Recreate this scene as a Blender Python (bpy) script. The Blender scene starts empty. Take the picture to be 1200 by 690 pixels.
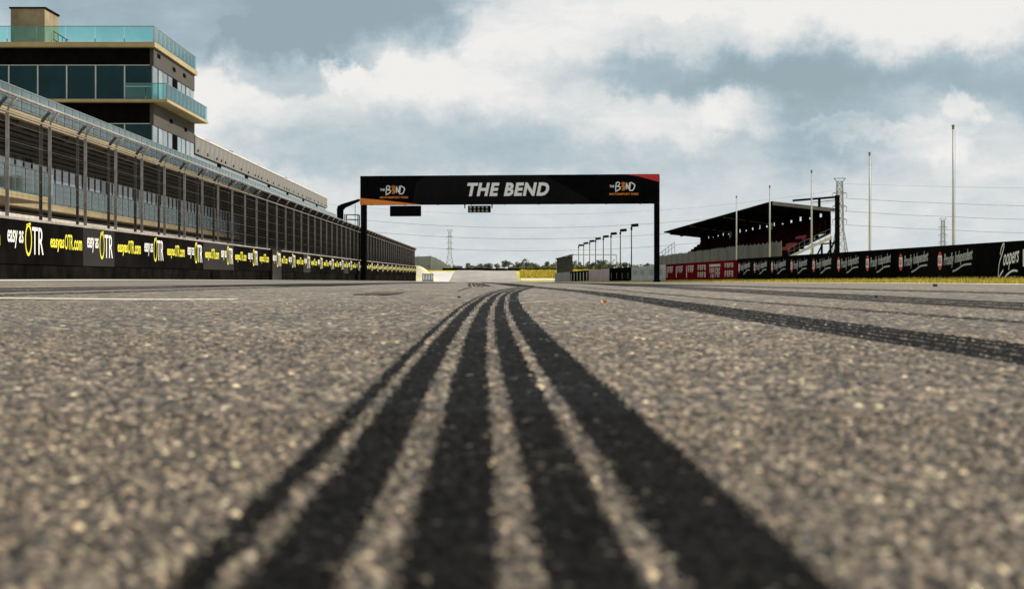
import bpy, math, random
import numpy as np
from mathutils import Vector
random.seed(7); rng = np.random.default_rng(7)
R = math.radians
sc = bpy.context.scene
C = sc.collection

# ------------------------------------------------------------------ camera
EYE = 0.14
F = 2400.0                       # focal length in pixels of a 1200 px wide picture
cam_d = bpy.data.cameras.new('camera'); cam = bpy.data.objects.new('camera', cam_d); C.objects.link(cam)
cam.location = (0, 0, EYE); cam.rotation_euler = (R(90), 0, 0)
cam_d.sensor_width = 36; cam_d.lens = 72; cam_d.shift_y = -19.5 / 1200
cam_d.clip_start = 0.05; cam_d.clip_end = 20000
cam_d.dof.use_dof = True; cam_d.dof.focus_distance = 30; cam_d.dof.aperture_fstop = 12.5
sc.camera = cam

# ------------------------------------------------------------------ light
SUN_AZ, SUN_EL = 70, 35          # degrees right of straight ahead, degrees above the horizon
sc.view_settings.view_transform = 'Standard'; sc.view_settings.look = 'None'
sc.view_settings.exposure = 0.0; sc.view_settings.gamma = 1
sd = bpy.data.lights.new('sun', 'SUN'); sd.energy = 5.0; sd.angle = R(0.5); sd.color = (1, .89, .73)
sun = bpy.data.objects.new('sun', sd); C.objects.link(sun)
sv = Vector((math.sin(R(SUN_AZ)) * math.cos(R(SUN_EL)), math.cos(R(SUN_AZ)) * math.cos(R(SUN_EL)), math.sin(R(SUN_EL))))
sun.rotation_euler = (-sv).to_track_quat('-Z', 'Y').to_euler()

world = bpy.data.worlds.new('World'); sc.world = world; world.use_nodes = True
class NT:
    """tiny node-tree writer"""
    def __init__(s, tree): s.t = tree; s.n = tree.nodes; s.l = tree.links
    def new(s, typ, ins=None, **kw):
        n = s.n.new(typ)
        for k, v in kw.items(): setattr(n, k, v)
        for k, v in (ins or {}).items():
            if isinstance(v, bpy.types.NodeSocket): s.l.new(v, n.inputs[k])
            else: n.inputs[k].default_value = v
        return n
    def math(s, op, a, b=0.0, c=0.0, clamp=False):
        return s.new('ShaderNodeMath', {0: a, 1: b, 2: c}, operation=op, use_clamp=clamp).outputs[0]
    def ramp(s, fac, stops, interp='LINEAR'):
        n = s.new('ShaderNodeValToRGB', {'Fac': fac}); cr = n.color_ramp; cr.interpolation = interp
        while len(cr.elements) < len(stops): cr.elements.new(0.5)
        for e, (p, c) in zip(cr.elements, stops):
            e.position = p; e.color = (*c, 1) if len(c) == 3 else c
        return n.outputs['Color']
    def mix(s, fac, a, b):
        n = s.new('ShaderNodeMix', data_type='RGBA')
        for k, v in ((0, fac), (6, a), (7, b)):
            if isinstance(v, bpy.types.NodeSocket): s.l.new(v, n.inputs[k])
            else: n.inputs[k].default_value = v if k == 0 else ((*v, 1) if len(v) == 3 else v)
        return n.outputs[2]
    def noise(s, vec, scale, detail=4, rough=.55, out='Fac', dist=0.0):
        return s.new('ShaderNodeTexNoise', {'Vector': vec, 'Scale': scale, 'Detail': detail, 'Roughness': rough, 'Distortion': dist}).outputs[out]

w = NT(world.node_tree); world.node_tree.nodes.clear()
d = w.new('ShaderNodeTexCoord').outputs['Generated']
d24 = w.new('ShaderNodeVectorMath', {0: d, 3: 24.0}, operation='SCALE').outputs[0]     # one unit = 2.4 degrees
warp = w.noise(d24, 1.5, 9, .62, 'Color')
warp2 = w.new('ShaderNodeVectorMath', {0: warp, 1: (.5, .5, .5)}, operation='SUBTRACT').outputs[0]
pw = w.new('ShaderNodeVectorMath', {0: warp2, 1: (1.15, 0, .95), 2: d24}, operation='MULTIPLY_ADD').outputs[0]
# cloud masses: (azimuth, elevation, half width, half height) in units of 100 px = 2.39 degrees, weight
MASS = [(-2.3, 2.0, 3.4, 1.0, .26, 0), (-3.2, 3.75, 3.0, 1.22, -.52, 1), (-2.75, 2.62, .72, .50, -.36, 1), (-1.75, 3.0, 1.25, .52, -.34, 1), (-4.3, 3.3, 1.2, .5, .10, 0),
        (-3.9, 2.1, 1.0, .5, .20, 0), (-.2, 2.45, 1.7, .55, .28, 0), (-2.0, 2.45, .32, .15, .34, 2),
        (2.7, 3.3, 3.2, .62, .44, 0), (5.4, 3.1, 1.9, .62, .36, 0), (-1.3, 1.55, 1.6, .42, -.30, 0), (-2.5, 1.45, .9, .3, -.14, 0), (0.7, 1.45, 1.4, .28, -.14, 0),
        (1.7, 2.36, 1.5, .24, -.38, 0), (3.3, 2.28, 1.0, .36, -.36, 0), (3.6, 1.75, .8, .45, -.30, 0), (5.2, 2.33, 1.7, .26, -.34, 0), (5.9, 1.92, .35, .22, -.26, 0),
        (1.9, 1.85, 1.0, .38, .26, 2), (2.7, 1.85, .6, .34, .22, 2), (1.2, 1.6, .6, .3, .10, 0), (5.13, 1.93, .24, .22, .34, 2), (4.75, 1.55, .42, .26, .24, 2), (5.6, 1.45, .8, .35, .16, 2), (4.0, 1.62, .5, .09, .28, 0), (3.7, 1.75, .4, .05, .2, 0),
        (1.75, 3.05, .5, .1, .18, 2), (-3.2, 1.0, .8, .35, .22, 2), (4.8, .8, 2.2, .6, .10, 0), (0.0, .35, 12.0, .9, .13, 0)]
V = None
for (a, e, sx, sy, wt, hard) in MASS:
    v = w.new('ShaderNodeVectorMath', {0: pw, 1: (a, 24.0, e)}, operation='SUBTRACT').outputs[0]
    v = w.new('ShaderNodeVectorMath', {0: v, 1: (1 / sx, .12, 1 / sy)}, operation='MULTIPLY').outputs[0]
    L = w.new('ShaderNodeVectorMath', {0: v}, operation='LENGTH').outputs['Value']
    m = w.new('ShaderNodeMapRange', {'Value': L, 'From Min': (1.5, 1.18, 1.28)[hard], 'From Max': (.3, .82, .6)[hard], 'To Min': 0.0, 'To Max': wt}, interpolation_type='SMOOTHSTEP').outputs[0]
    V = m if V is None else w.math('ADD', V, m)
strd = w.new('ShaderNodeVectorMath', {0: d24, 1: (1, 1, 2.0)}, operation='MULTIPLY').outputs[0]
n1 = w.math('SUBTRACT', w.noise(strd, 1.1, 10, .68), .5)
n2 = w.math('SUBTRACT', w.noise(strd, .16, 3, .5), .5)
n3 = w.math('SUBTRACT', w.noise(w.new('ShaderNodeVectorMath', {0: d24, 1: (1, 1, 3.2)}, operation='MULTIPLY').outputs[0], 1.9, 9, .68, 'Fac', .5), .5)
V = w.math('ADD', V, w.math('MULTIPLY', n1, .52)); V = w.math('ADD', V, w.math('MULTIPLY', n2, .30)); V = w.math('ADD', V, w.math('MULTIPLY', n3, .32))
V = w.math('ADD', V, .56, clamp=True)
cloud = w.ramp(V, [(0.0, (2.9, 3.85, 4.45)), (.28, (3.8, 4.85, 5.45)), (.52, (5.1, 5.9, 6.3)), (.76, (6.9, 7.2, 7.3)), (1.0, (8.7, 8.6, 8.4))])
sky = w.new('ShaderNodeTexSky', sky_type='NISHITA', sun_disc=False, sun_elevation=R(SUN_EL), sun_rotation=R(SUN_AZ), altitude=50, air_density=1.2, dust_density=1.5)
cover = w.new('ShaderNodeMapRange', {'Value': V, 'From Min': 0.0, 'From Max': .35, 'To Min': .86, 'To Max': 1.0}).outputs[0]
col = w.mix(cover, sky.outputs['Color'], cloud)
bg = w.new('ShaderNodeBackground', {'Color': col, 'Strength': .1})
w.l.new(bg.outputs[0], w.new('ShaderNodeOutputWorld').inputs['Surface'])

# ------------------------------------------------------------------ materials
MATS = {}
def mat(name, base, rough=.7, metal=0.0, spec=.5, var=.12, vscale=3.0, bump=0.0, bscale=40.0, stretch=(1, 1, 1), emis=None):
    """principled colour with noise variation in object space, optional bump"""
    if name in MATS: return MATS[name]
    m = bpy.data.materials.new(name); m.use_nodes = True; t = NT(m.node_tree); m.node_tree.nodes.clear()
    out = t.new('ShaderNodeOutputMaterial')
    co = t.new('ShaderNodeTexCoord').outputs['Object']
    v = t.new('ShaderNodeVectorMath', {0: co, 1: stretch}, operation='MULTIPLY').outputs[0]
    n = t.noise(v, vscale, 6, .6)
    n2 = t.noise(v, vscale * .13, 3, .5)
    f = t.math('MULTIPLY_ADD', t.math('ADD', n, n2), .5, 0.0)
    lo = tuple(max(0, c * (1 - var * 2.2)) for c in base); hi = tuple(min(1, c * (1 + var * 2.2)) for c in base)
    c = t.ramp(f, [(.3, lo), (.5, base), (.7, hi)])
    p = t.new('ShaderNodeBsdfPrincipled', {'Base Color': c, 'Roughness': rough, 'Metallic': metal, 'Specular IOR Level': spec})
    rr = t.math('MULTIPLY_ADD', n, .25, rough - .125, clamp=True); t.l.new(rr, p.inputs['Roughness'])
    if bump > 0:
        b = t.new('ShaderNodeBump', {'Height': t.noise(v, bscale, 4, .6), 'Strength': min(1, bump), 'Distance': .02 * max(1, bump)})
        t.l.new(b.outputs[0], p.inputs['Normal'])
    t.l.new(p.outputs[0], out.inputs['Surface'])
    MATS[name] = m; return m

M_board = mat('black_board', (.007, .0065, .0065), .34, spec=0.0, var=.35, vscale=.9, bump=.15, bscale=2)
M_board2 = mat('worn_board', (.013, .0105, .0095), .45, spec=.04, var=.35, vscale=1.3, bump=.15, bscale=2)
M_base = mat('black_painted_concrete', (.008, .0075, .007), .6, spec=0.0, var=.5, vscale=1.5, bump=.3, bscale=20)
M_boardr = mat('black_matt_board', (.006, .0055, .0055), .6, spec=0.0, var=.35, vscale=.8)
M_cap = mat('galvanised_rail', (.30, .27, .25), .5, .1, var=.25, vscale=5)
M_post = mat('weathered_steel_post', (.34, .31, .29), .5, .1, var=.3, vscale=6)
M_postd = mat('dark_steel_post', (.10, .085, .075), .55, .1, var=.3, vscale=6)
M_wire = mat('fence_wire', (.026, .023, .021), .6, 0, .1, var=.2)
M_conc = mat('grey_concrete', (.052, .045, .040), .8, var=.22, vscale=1.2, bump=.3, bscale=12)
M_precast = mat('precast_concrete', (.185, .178, .175), .8, var=.2, vscale=.8, bump=.3, bscale=6)
M_cream = mat('cream_slab', (.38, .305, .17), .75, var=.12, vscale=1.5)
M_render = mat('weathered_render', (.26, .20, .125), .85, var=.25, vscale=1.5)
M_cream2 = mat('light_concrete', (.64, .61, .55), .8, var=.12, vscale=1.2)
M_brown = mat('brown_louvre', (.05, .037, .028), .65, spec=.2, var=.3, vscale=2)
M_dark = mat('dark_cladding_and_shade', (.006, .0055, .006), .6, spec=0.0, var=.3, vscale=2)
M_black = mat('black_steel', (.007, .007, .0075), .5, spec=0.0, var=.3, vscale=2)
M_frame = mat('aluminium_frame', (.42, .46, .48), .4, .4, var=.1)
M_glass = mat('dark_window_glass', (.002, .030, .040), .06, spec=.22, var=.35, vscale=.5)
M_glass2 = mat('grey_window_glass', (.22, .26, .30), .10, spec=.9, var=.3, vscale=.35)
M_white = mat('white_print', (.90, .90, .88), .5, var=.04)
M_grey = mat('grey_print', (.42, .45, .45), .5, var=.10, vscale=3)
M_yellow = mat('yellow_print', (.80, .74, .03), .5, var=.05)
M_orange = mat('orange_print', (.85, .24, .02), .5, var=.06)
M_red = mat('red_print', (.62, .012, .016), .5, var=.12)
M_maroon = mat('maroon_board', (.14, .007, .010), .6, spec=0.0, var=.2, vscale=2)
M_pink = mat('pink_print', (.62, .44, .44), .5, var=.12)
M_banner = mat('banner_black', (.005, .005, .006), .6, spec=0.0, var=.25)
M_banner2 = mat('banner_charcoal', (.011, .0105, .0115), .6, spec=0.0, var=.2)
M_pole = mat('white_pole', (.50, .51, .52), .4, var=.1)
M_seat = mat('red_seat', (.30, .008, .010), .6, spec=.08, var=.15)
M_seat_shade = mat('shaded_seat', (.022, .004, .005), .6, spec=0.0, var=.3)  # seat red darkened to carry the shade under the roof
M_galv = mat('pylon_steel', (.34, .37, .39), .6, .2, var=.15)
M_hut = mat('grey_hut', (.04, .044, .048), .6, spec=.15, var=.2)
M_pale = mat('pale_grey_board', (.40, .42, .38), .6, var=.15, vscale=2)
M_roof = mat('roof_sheet', (.16, .16, .165), .5, .3, var=.15)
M_bark = mat('bark', (.07, .055, .04), .9, var=.3)
M_leaf = mat('orange_leaf', (.50, .20, .05), .6, var=.3, vscale=60)
M_stone = mat('pebble', (.05, .045, .04), .8, var=.3, vscale=60)
M_runoff = mat('pale_runoff', (.66, .64, .60), .8, var=.08, vscale=.3)
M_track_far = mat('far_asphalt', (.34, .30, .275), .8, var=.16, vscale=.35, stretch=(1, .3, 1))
M_line = mat('white_road_paint', (.70, .62, .44), .7, var=.15, vscale=14)

def mat_leaves(name, a, b):
    m = bpy.data.materials.new(name); m.use_nodes = True; t = NT(m.node_tree); m.node_tree.nodes.clear()
    g = t.new('ShaderNodeNewGeometry')
    c = t.ramp(g.outputs['Random Per Island'], [(0, a), (1, b)])
    p = t.new('ShaderNodeBsdfPrincipled', {'Base Color': c, 'Roughness': .7})
    t.l.new(p.outputs[0], t.new('ShaderNodeOutputMaterial').inputs['Surface']); MATS[name] = m; return m
M_fol = mat_leaves('dark_foliage', (.022, .035, .016), (.060, .085, .035))
M_fol2 = mat_leaves('olive_foliage', (.040, .052, .020), (.10, .12, .045))
M_blade = mat_leaves('grass_blades', (.26, .25, .02), (.80, .60, .08))
M_blade2 = mat_leaves('yellow_grass_blades', (.42, .33, .02), (.72, .58, .06))

def mat_teal(name='teal_glass', tc=(.66, .94, .94, 1), k=.08, dc=(.42, .72, .70, 1)):
    m = bpy.data.materials.new(name); m.use_nodes = True; t = NT(m.node_tree); m.node_tree.nodes.clear()
    tr = t.new('ShaderNodeBsdfTransparent', {'Color': tc})
    df = t.new('ShaderNodeBsdfDiffuse', {'Color': dc})
    gl = t.new('ShaderNodeBsdfGlossy', {'Color': (.9, 1, 1, 1), 'Roughness': .05})
    a = t.new('ShaderNodeMixShader', {0: k, 1: tr.outputs[0], 2: df.outputs[0]})
    fr = t.new('ShaderNodeFresnel', {'IOR': 1.35})
    b = t.new('ShaderNodeMixShader', {0: fr.outputs[0], 1: a.outputs[0], 2: gl.outputs[0]})
    t.l.new(b.outputs[0], t.new('ShaderNodeOutputMaterial').inputs['Surface']); MATS[name] = m; return m
M_teal = mat_teal()
M_teal2 = mat_teal('pale_green_glass', (.80, .90, .89, 1), .16, (.34, .45, .44, 1))

def mat_screen(name, colr, alpha):
    m = bpy.data.materials.new(name); m.use_nodes = True; t = NT(m.node_tree); m.node_tree.nodes.clear()
    co = t.new('ShaderNodeTexCoord').outputs['Object']
    n = t.noise(co, 1.2, 4, .6)
    c = t.ramp(n, [(.3, tuple(x * .7 for x in colr)), (.7, tuple(min(1, x * 1.3) for x in colr))])
    df = t.new('ShaderNodeBsdfPrincipled', {'Base Color': c, 'Roughness': .7})
    tr = t.new('ShaderNodeBsdfTransparent')
    a = t.new('ShaderNodeMixShader', {0: alpha, 1: tr.outputs[0], 2: df.outputs[0]})
    t.l.new(a.outputs[0], t.new('ShaderNodeOutputMaterial').inputs['Surface']); MATS[name] = m; return m
M_shade = mat_screen('grey_shade_cloth', (.065, .073, .075), .90)
M_shade2 = mat_screen('dark_shade_cloth', (.032, .036, .038), .92)
M_greencloth = mat_screen('dark_green_mesh', (.05, .065, .05), .80)

def mat_asphalt(name, stops, rough, far=False, spec=.35):
    """stone-by-stone tones: attribute 'tone' on the near relief, noise on the far sheet"""
    m = bpy.data.materials.new(name); m.use_nodes = True; t = NT(m.node_tree); m.node_tree.nodes.clear()
    co = t.new('ShaderNodeTexCoord').outputs['Object']
    if far and name == 'asphalt':
        vo = t.new('ShaderNodeTexVoronoi', {'Vector': co, 'Scale': 135.0}); sep = t.new('ShaderNodeSeparateColor', {0: vo.outputs['Color']})
        a = t.math('SUBTRACT', t.math('MULTIPLY_ADD', sep.outputs[0], .8, .24), t.math('MULTIPLY', vo.outputs['Distance'], .35))
    elif far:
        a = t.noise(t.new('ShaderNodeVectorMath', {0: co, 1: (1, .12, 1)}, operation='MULTIPLY').outputs[0], 9, 8, .75)
        a = t.new('ShaderNodeMapRange', {'Value': a, 'From Min': .3, 'From Max': .7}).outputs[0]
    else:
        a = t.new('ShaderNodeAttribute', attribute_name='tone').outputs['Fac']
    c = t.ramp(a, stops)
    big = t.noise(t.new('ShaderNodeVectorMath', {0: co, 1: (1, .25, 1)}, operation='MULTIPLY').outputs[0], .9, 5, .6)
    big = t.new('ShaderNodeMapRange', {'Value': big, 'From Min': .3, 'From Max': .7, 'To Min': .74, 'To Max': 1.2}).outputs[0]
    fine = t.noise(co, 700, 3, .6)
    fine = t.new('ShaderNodeMapRange', {'Value': fine, 'From Min': .3, 'From Max': .7, 'To Min': .8, 'To Max': 1.2}).outputs[0]
    k = t.math('MULTIPLY', big, fine)
    vm = t.new('ShaderNodeVectorMath', {0: c, 3: k}, operation='SCALE').outputs[0]
    p = t.new('ShaderNodeBsdfPrincipled', {'Base Color': vm, 'Roughness': rough, 'Specular IOR Level': spec})
    rr = t.new('ShaderNodeMapRange', {'Value': a, 'From Min': .9, 'From Max': 1.0, 'To Min': rough, 'To Max': max(.18, rough - .4)}).outputs[0]
    t.l.new(rr, p.inputs['Roughness'])
    if not far and name == 'asphalt_stones':
        hue = t.noise(co, 75, 2, .5, 'Color'); vm = t.mix(.22, vm, t.new('ShaderNodeVectorMath', {0: vm, 1: t.new('ShaderNodeVectorMath', {0: hue, 3: 2.0}, operation='SCALE').outputs[0]}, operation='MULTIPLY').outputs[0]); t.l.new(vm, p.inputs['Base Color'])
    if far and name == 'asphalt':
        b = t.new('ShaderNodeBump', {'Height': vo.outputs['Distance'], 'Strength': .6, 'Distance': -.003}); t.l.new(b.outputs[0], p.inputs['Normal'])
    if not far:
        b = t.new('ShaderNodeBump', {'Height': t.noise(co, 900, 3, .6), 'Strength': .5, 'Distance': .0004})
        t.l.new(b.outputs[0], p.inputs['Normal'])
    t.l.new(p.outputs[0], t.new('ShaderNodeOutputMaterial').inputs['Surface']); MATS[name] = m; return m
ASTOPS = [(0, (.014, .010, .007)), (.28, (.056, .041, .029)), (.55, (.138, .104, .073)), (.80, (.29, .222, .152)), (.93, (.48, .37, .245)), (.98, (.66, .51, .33)), (1, (1.0, .80, .50))]  # last stop is the pale colour of the painted glints
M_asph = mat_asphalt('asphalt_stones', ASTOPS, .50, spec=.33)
M_asphf = mat_asphalt('asphalt', [(0, (.05, .037, .027)), (.3, (.10, .076, .056)), (.6, (.205, .16, .12)), (.85, (.37, .29, .21)), (1, (.66, .53, .37))], .50, far=True, spec=.6)
M_rub = mat_asphalt('tyre_rubber', [(0, (.003, .0027, .0025)), (.5, (.008, .0068, .006)), (.85, (.016, .0135, .0115)), (.97, (.030, .025, .021)), (1, (.12, .10, .075))], .6, spec=.025)
M_rubf = mat('tyre_rubber_far', (.020, .018, .017), .7, var=.3, vscale=3, stretch=(3, .3, 1))
M_faded = mat('faded_rubber', (.075, .066, .060), .7, var=.35, vscale=6, stretch=(3, .1, 1))
M_fadedn = mat_asphalt('faded_rubber_near', [(0, (.014, .012, .011)), (.7, (.04, .034, .029)), (1, (.12, .10, .08))], .7, spec=.04)

def mat_ground():
    m = bpy.data.materials.new('dry_ground'); m.use_nodes = True; t = NT(m.node_tree); m.node_tree.nodes.clear()
    co = t.new('ShaderNodeTexCoord').outputs['Object']
    a = t.noise(co, .35, 8, .65); b = t.noise(co, .02, 4, .5)
    f = t.math('MULTIPLY_ADD', t.math('ADD', a, b), .5, 0.0)
    c = t.ramp(f, [(.3, (.20, .18, .04)), (.46, (.40, .33, .05)), (.56, (.62, .50, .07)), (.7, (.50, .45, .22))])
    p = t.new('ShaderNodeBsdfPrincipled', {'Base Color': c, 'Roughness': .9})
    t.l.new(p.outputs[0], t.new('ShaderNodeOutputMaterial').inputs['Surface']); MATS['g'] = m; return m
M_ground = mat_ground()

# ------------------------------------------------------------------ mesh helpers
class MB:
    def __init__(s): s.v = []; s.f = []
    def quad(s, a, b, c, d_): i = len(s.v); s.v += [a, b, c, d_]; s.f.append((i, i + 1, i + 2, i + 3)); return s
    def hexa(s, p):          # p: 4 bottom corners, 4 top corners
        i = len(s.v); s.v += [tuple(q) for q in p]
        s.f += [(i, i + 3, i + 2, i + 1), (i + 4, i + 5, i + 6, i + 7), (i, i + 1, i + 5, i + 4), (i + 1, i + 2, i + 6, i + 5), (i + 2, i + 3, i + 7, i + 6), (i + 3, i, i + 4, i + 7)]; return s
    def box(s, x0, x1, y0, y1, z0, z1):
        return s.hexa([(x0, y0, z0), (x1, y0, z0), (x1, y1, z0), (x0, y1, z0), (x0, y0, z1), (x1, y0, z1), (x1, y1, z1), (x0, y1, z1)])
    def tube(s, pts, r, n=6, r2=None):
        pts = [Vector(p) for p in pts]; i0 = len(s.v); m = len(pts)
        for k, p in enumerate(pts):
            t = (pts[min(k + 1, m - 1)] - pts[max(k - 1, 0)]).normalized()
            u = t.cross(Vector((0, 0, 1)) if abs(t.z) < .9 else Vector((1, 0, 0))).normalized(); v = t.cross(u)
            rr = r if r2 is None else r + (r2 - r) * k / (m - 1)
            for j in range(n):
                a = 2 * math.pi * (j + .5) / n; s.v.append(tuple(p + u * math.cos(a) * rr + v * math.sin(a) * rr))
        for k in range(m - 1):
            for j in range(n):
                a = i0 + k * n + j; b = i0 + k * n + (j + 1) % n
                s.f.append((a, b, b + n, a + n))
        s.f.append(tuple(i0 + j for j in range(n))[::-1]); s.f.append(tuple(i0 + (m - 1) * n + j for j in range(n))); return s
    def bar(s, a, b, r): return s.tube([a, b], r, 4)
    def prism(s, poly, axis, lo, hi):
        """extrude polygon (2D pts) along axis 'x','y' or 'z'"""
        def P(p, h): return {'x': (h, p[0], p[1]), 'y': (p[0], h, p[1]), 'z': (p[0], p[1], h)}[axis]
        i = len(s.v); n = len(poly)
        s.v += [P(p, lo) for p in poly] + [P(p, hi) for p in poly]
        s.f.append(tuple(range(i, i + n))[::-1]); s.f.append(tuple(range(i + n, i + 2 * n)))
        for k in range(n): s.f.append((i + k, i + (k + 1) % n, i + n + (k + 1) % n, i + n + k))
        return s
    def mesh(s, name, off=(0, 0, 0)):
        me = bpy.data.meshes.new(name); o = Vector(off)
        me.from_pydata([tuple(Vector(v) - o) for v in s.v], [], s.f); me.update(); return me
    def build(s, name, m, parent=None, local=False, smooth=False):
        off = (0, 0, 0)
        if parent is not None and not local:
            r = parent
            while r.parent: r = r.parent
            off = r.location
        me = s.mesh(name, off); me.materials.append(m)
        if smooth: me.polygons.foreach_set('use_smooth', [True] * len(me.polygons))
        o = bpy.data.objects.new(name, me); C.objects.link(o)
        if parent is not None: o.parent = parent
        return o
def tag(o, label=None, cat=None, group=None, kind=None):
    if label: o['label'] = label
    if cat: o['category'] = cat
    if group: o['group'] = group
    if kind: o['kind'] = kind
    return o
def thing(name, label, cat, loc=(0, 0, 0), rz=0, group=None):
    o = bpy.data.objects.new(name, None); C.objects.link(o); o.location = loc; o.rotation_euler = (0, 0, rz); o.empty_display_size = .3
    return tag(o, label, cat, group)
def inst(name, me, parent, loc=(0, 0, 0), rz=0.0, scale=None):
    o = bpy.data.objects.new(name, me); C.objects.link(o); o.parent = parent; o.location = loc; o.rotation_euler = (0, 0, rz)
    if scale: o.scale = scale
    return o
def at(px, py, D): return Vector(((px - 600) * D / F, D, EYE + (326 - py) * D / F))

_txt = {}
def text_verts(s, bold=0.0, shear=0.0):
    """flat outline mesh of a string, scaled into a unit box; returns (verts, faces, aspect)"""
    k = (s, bold, shear)
    if k in _txt: return _txt[k]
    cu = bpy.data.curves.new('t', 'FONT'); cu.body = s; cu.size = 1; cu.offset = bold; cu.shear = shear; cu.resolution_u = 3; cu.space_character = 1.13 if bold > .035 else 1.0
    o = bpy.data.objects.new('t', cu); C.objects.link(o)
    bpy.context.view_layer.update(); dg = bpy.context.evaluated_depsgraph_get()
    me = bpy.data.meshes.new_from_object(o.evaluated_get(dg))
    v = np.array([x.co[:] for x in me.vertices]); f = [tuple(p.vertices) for p in me.polygons]
    bpy.data.objects.remove(o); bpy.data.curves.remove(cu); bpy.data.meshes.remove(me)
    mn = v.min(0); mx = v.max(0); asp = (mx[0] - mn[0]) / (mx[1] - mn[1])
    v = (v - mn) / np.maximum(mx - mn, 1e-6)
    _txt[k] = (v, f, asp); return _txt[k]
def put_text(mb, s, x0, x1, y0, y1, bold=0.0, shear=0.0, rise=0.0, z=0.0):
    """add lettering to mb in local flat coords (x right, y up, z out)"""
    v, f, _ = text_verts(s, bold, shear); i = len(mb.v)
    for q in v: mb.v.append((x0 + q[0] * (x1 - x0), y0 + q[1] * (y1 - y0) + rise * q[0], z))
    mb.f += [tuple(i + k for k in p) for p in f]; return mb
def stroke(mb, pts, wd, z=0.0):
    """flat pen stroke along 2D points"""
    P = [Vector((a, b, 0)) for a, b in pts]; i = len(mb.v); n = len(P)
    W = wd if isinstance(wd, (list, tuple)) else [wd] * n
    for k, p in enumerate(P):
        t = (P[min(k + 1, n - 1)] - P[max(k - 1, 0)]).normalized(); u = Vector((-t.y, t.x, 0)) * W[k] * .5
        mb.v += [(p.x + u.x, p.y + u.y, z), (p.x - u.x, p.y - u.y, z)]
    for k in range(n - 1): mb.f.append((i + 2 * k, i + 2 * k + 1, i + 2 * k + 3, i + 2 * k + 2))
    return mb
def smooth_pts(pts, n=5):
    out = []
    P = [pts[0]] + list(pts) + [pts[-1]]
    for k in range(1, len(P) - 2):
        for j in range(n):
            t = j / n; a, b, c, e = P[k - 1], P[k], P[k + 1], P[k + 2]
            out.append(tuple(.5 * (2 * b[i] + (c[i] - a[i]) * t + (2 * a[i] - 5 * b[i] + 4 * c[i] - e[i]) * t * t + (3 * b[i] - a[i] - 3 * c[i] + e[i]) * t ** 3) for i in range(2)))
    out.append(pts[-1]); return out
def flat_part(name, mb, m, parent, org, xd, yd=(0, 0, 1)):
    """map flat local coords to the parent's space: x->xd, y->yd, z->normal"""
    xd = Vector(xd).normalized(); yd = Vector(yd).normalized(); zd = xd.cross(yd); org = Vector(org)
    b = MB(); b.v = [tuple(org + xd * q[0] + yd * q[1] + zd * q[2]) for q in mb.v]; b.f = mb.f
    return b.build(name, m, parent)

# ------------------------------------------------------------------ ground shape
GY = [-300, 0, 28, 48, 144, 185, 240, 280, 330, 385, 430, 467, 520, 700, 1000, 2500, 7000]
GZ = [0, 0, 0, -.005, -.16, -.25, -.38, -.85, -1.8, -1.9, -.6, 1.75, 1.95, 2.2, 2.9, 6, 12]
def ss(x): x = np.clip(x, 0, 1); return x * x * (3 - 2 * x)
def g(X, Y):
    X = np.asarray(X, float); Y = np.asarray(Y, float)
    k = np.maximum(np.abs(Y), 20) * .03
    b = sum(np.interp(Y + o * k, GY, GZ) for o in (-1, -.5, 0, .5, 1)) / 5
    return b + .105 * ss((-X - 5) / 4.6) + .08 * ss((X - 10) / 4)
def gs(x, y): return float(g(x, y))
def grid_obj(name, xs, ys, m, dz, kind='structure'):
    """sheet over lines ys; xs(y) gives the x positions of a row"""
    rows = [np.asarray(xs(y), float) for y in ys]; n = len(rows[0])
    X = np.concatenate(rows); Y = np.repeat(np.asarray(ys, float), n); Z = g(X, Y) + dz
    V_ = np.stack([X, Y, Z], 1)
    a = (np.arange(len(ys) - 1)[:, None] * n + np.arange(n - 1)[None, :]).ravel()
    Fq = np.stack([a, a + 1, a + 1 + n, a + n], 1)
    o = np_obj(name, V_, Fq, m); tag(o, kind=kind); return o
def np_mesh(name, V_, Fq, m, tone=None):
    me = bpy.data.meshes.new(name)
    me.vertices.add(len(V_)); me.vertices.foreach_set('co', np.ascontiguousarray(V_, dtype=np.float32).ravel())
    k = Fq.shape[1]
    me.loops.add(Fq.size); me.loops.foreach_set('vertex_index', np.ascontiguousarray(Fq, dtype=np.int32).ravel())
    me.polygons.add(len(Fq)); me.polygons.foreach_set('loop_start', np.arange(0, Fq.size, k, dtype=np.int32))
    me.update(calc_edges=True)
    if tone is not None:
        at_ = me.attributes.new('tone', 'FLOAT', 'POINT'); at_.data.foreach_set('value', tone.astype(np.float32))
    me.polygons.foreach_set('use_smooth', np.ones(len(Fq), bool))
    me.materials.append(m); return me
def np_obj(name, V_, Fq, m, tone=None, parent=None):
    o = bpy.data.objects.new(name, np_mesh(name, V_, Fq, m, tone)); C.objects.link(o)
    if parent: o.parent = parent
    return o

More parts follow.
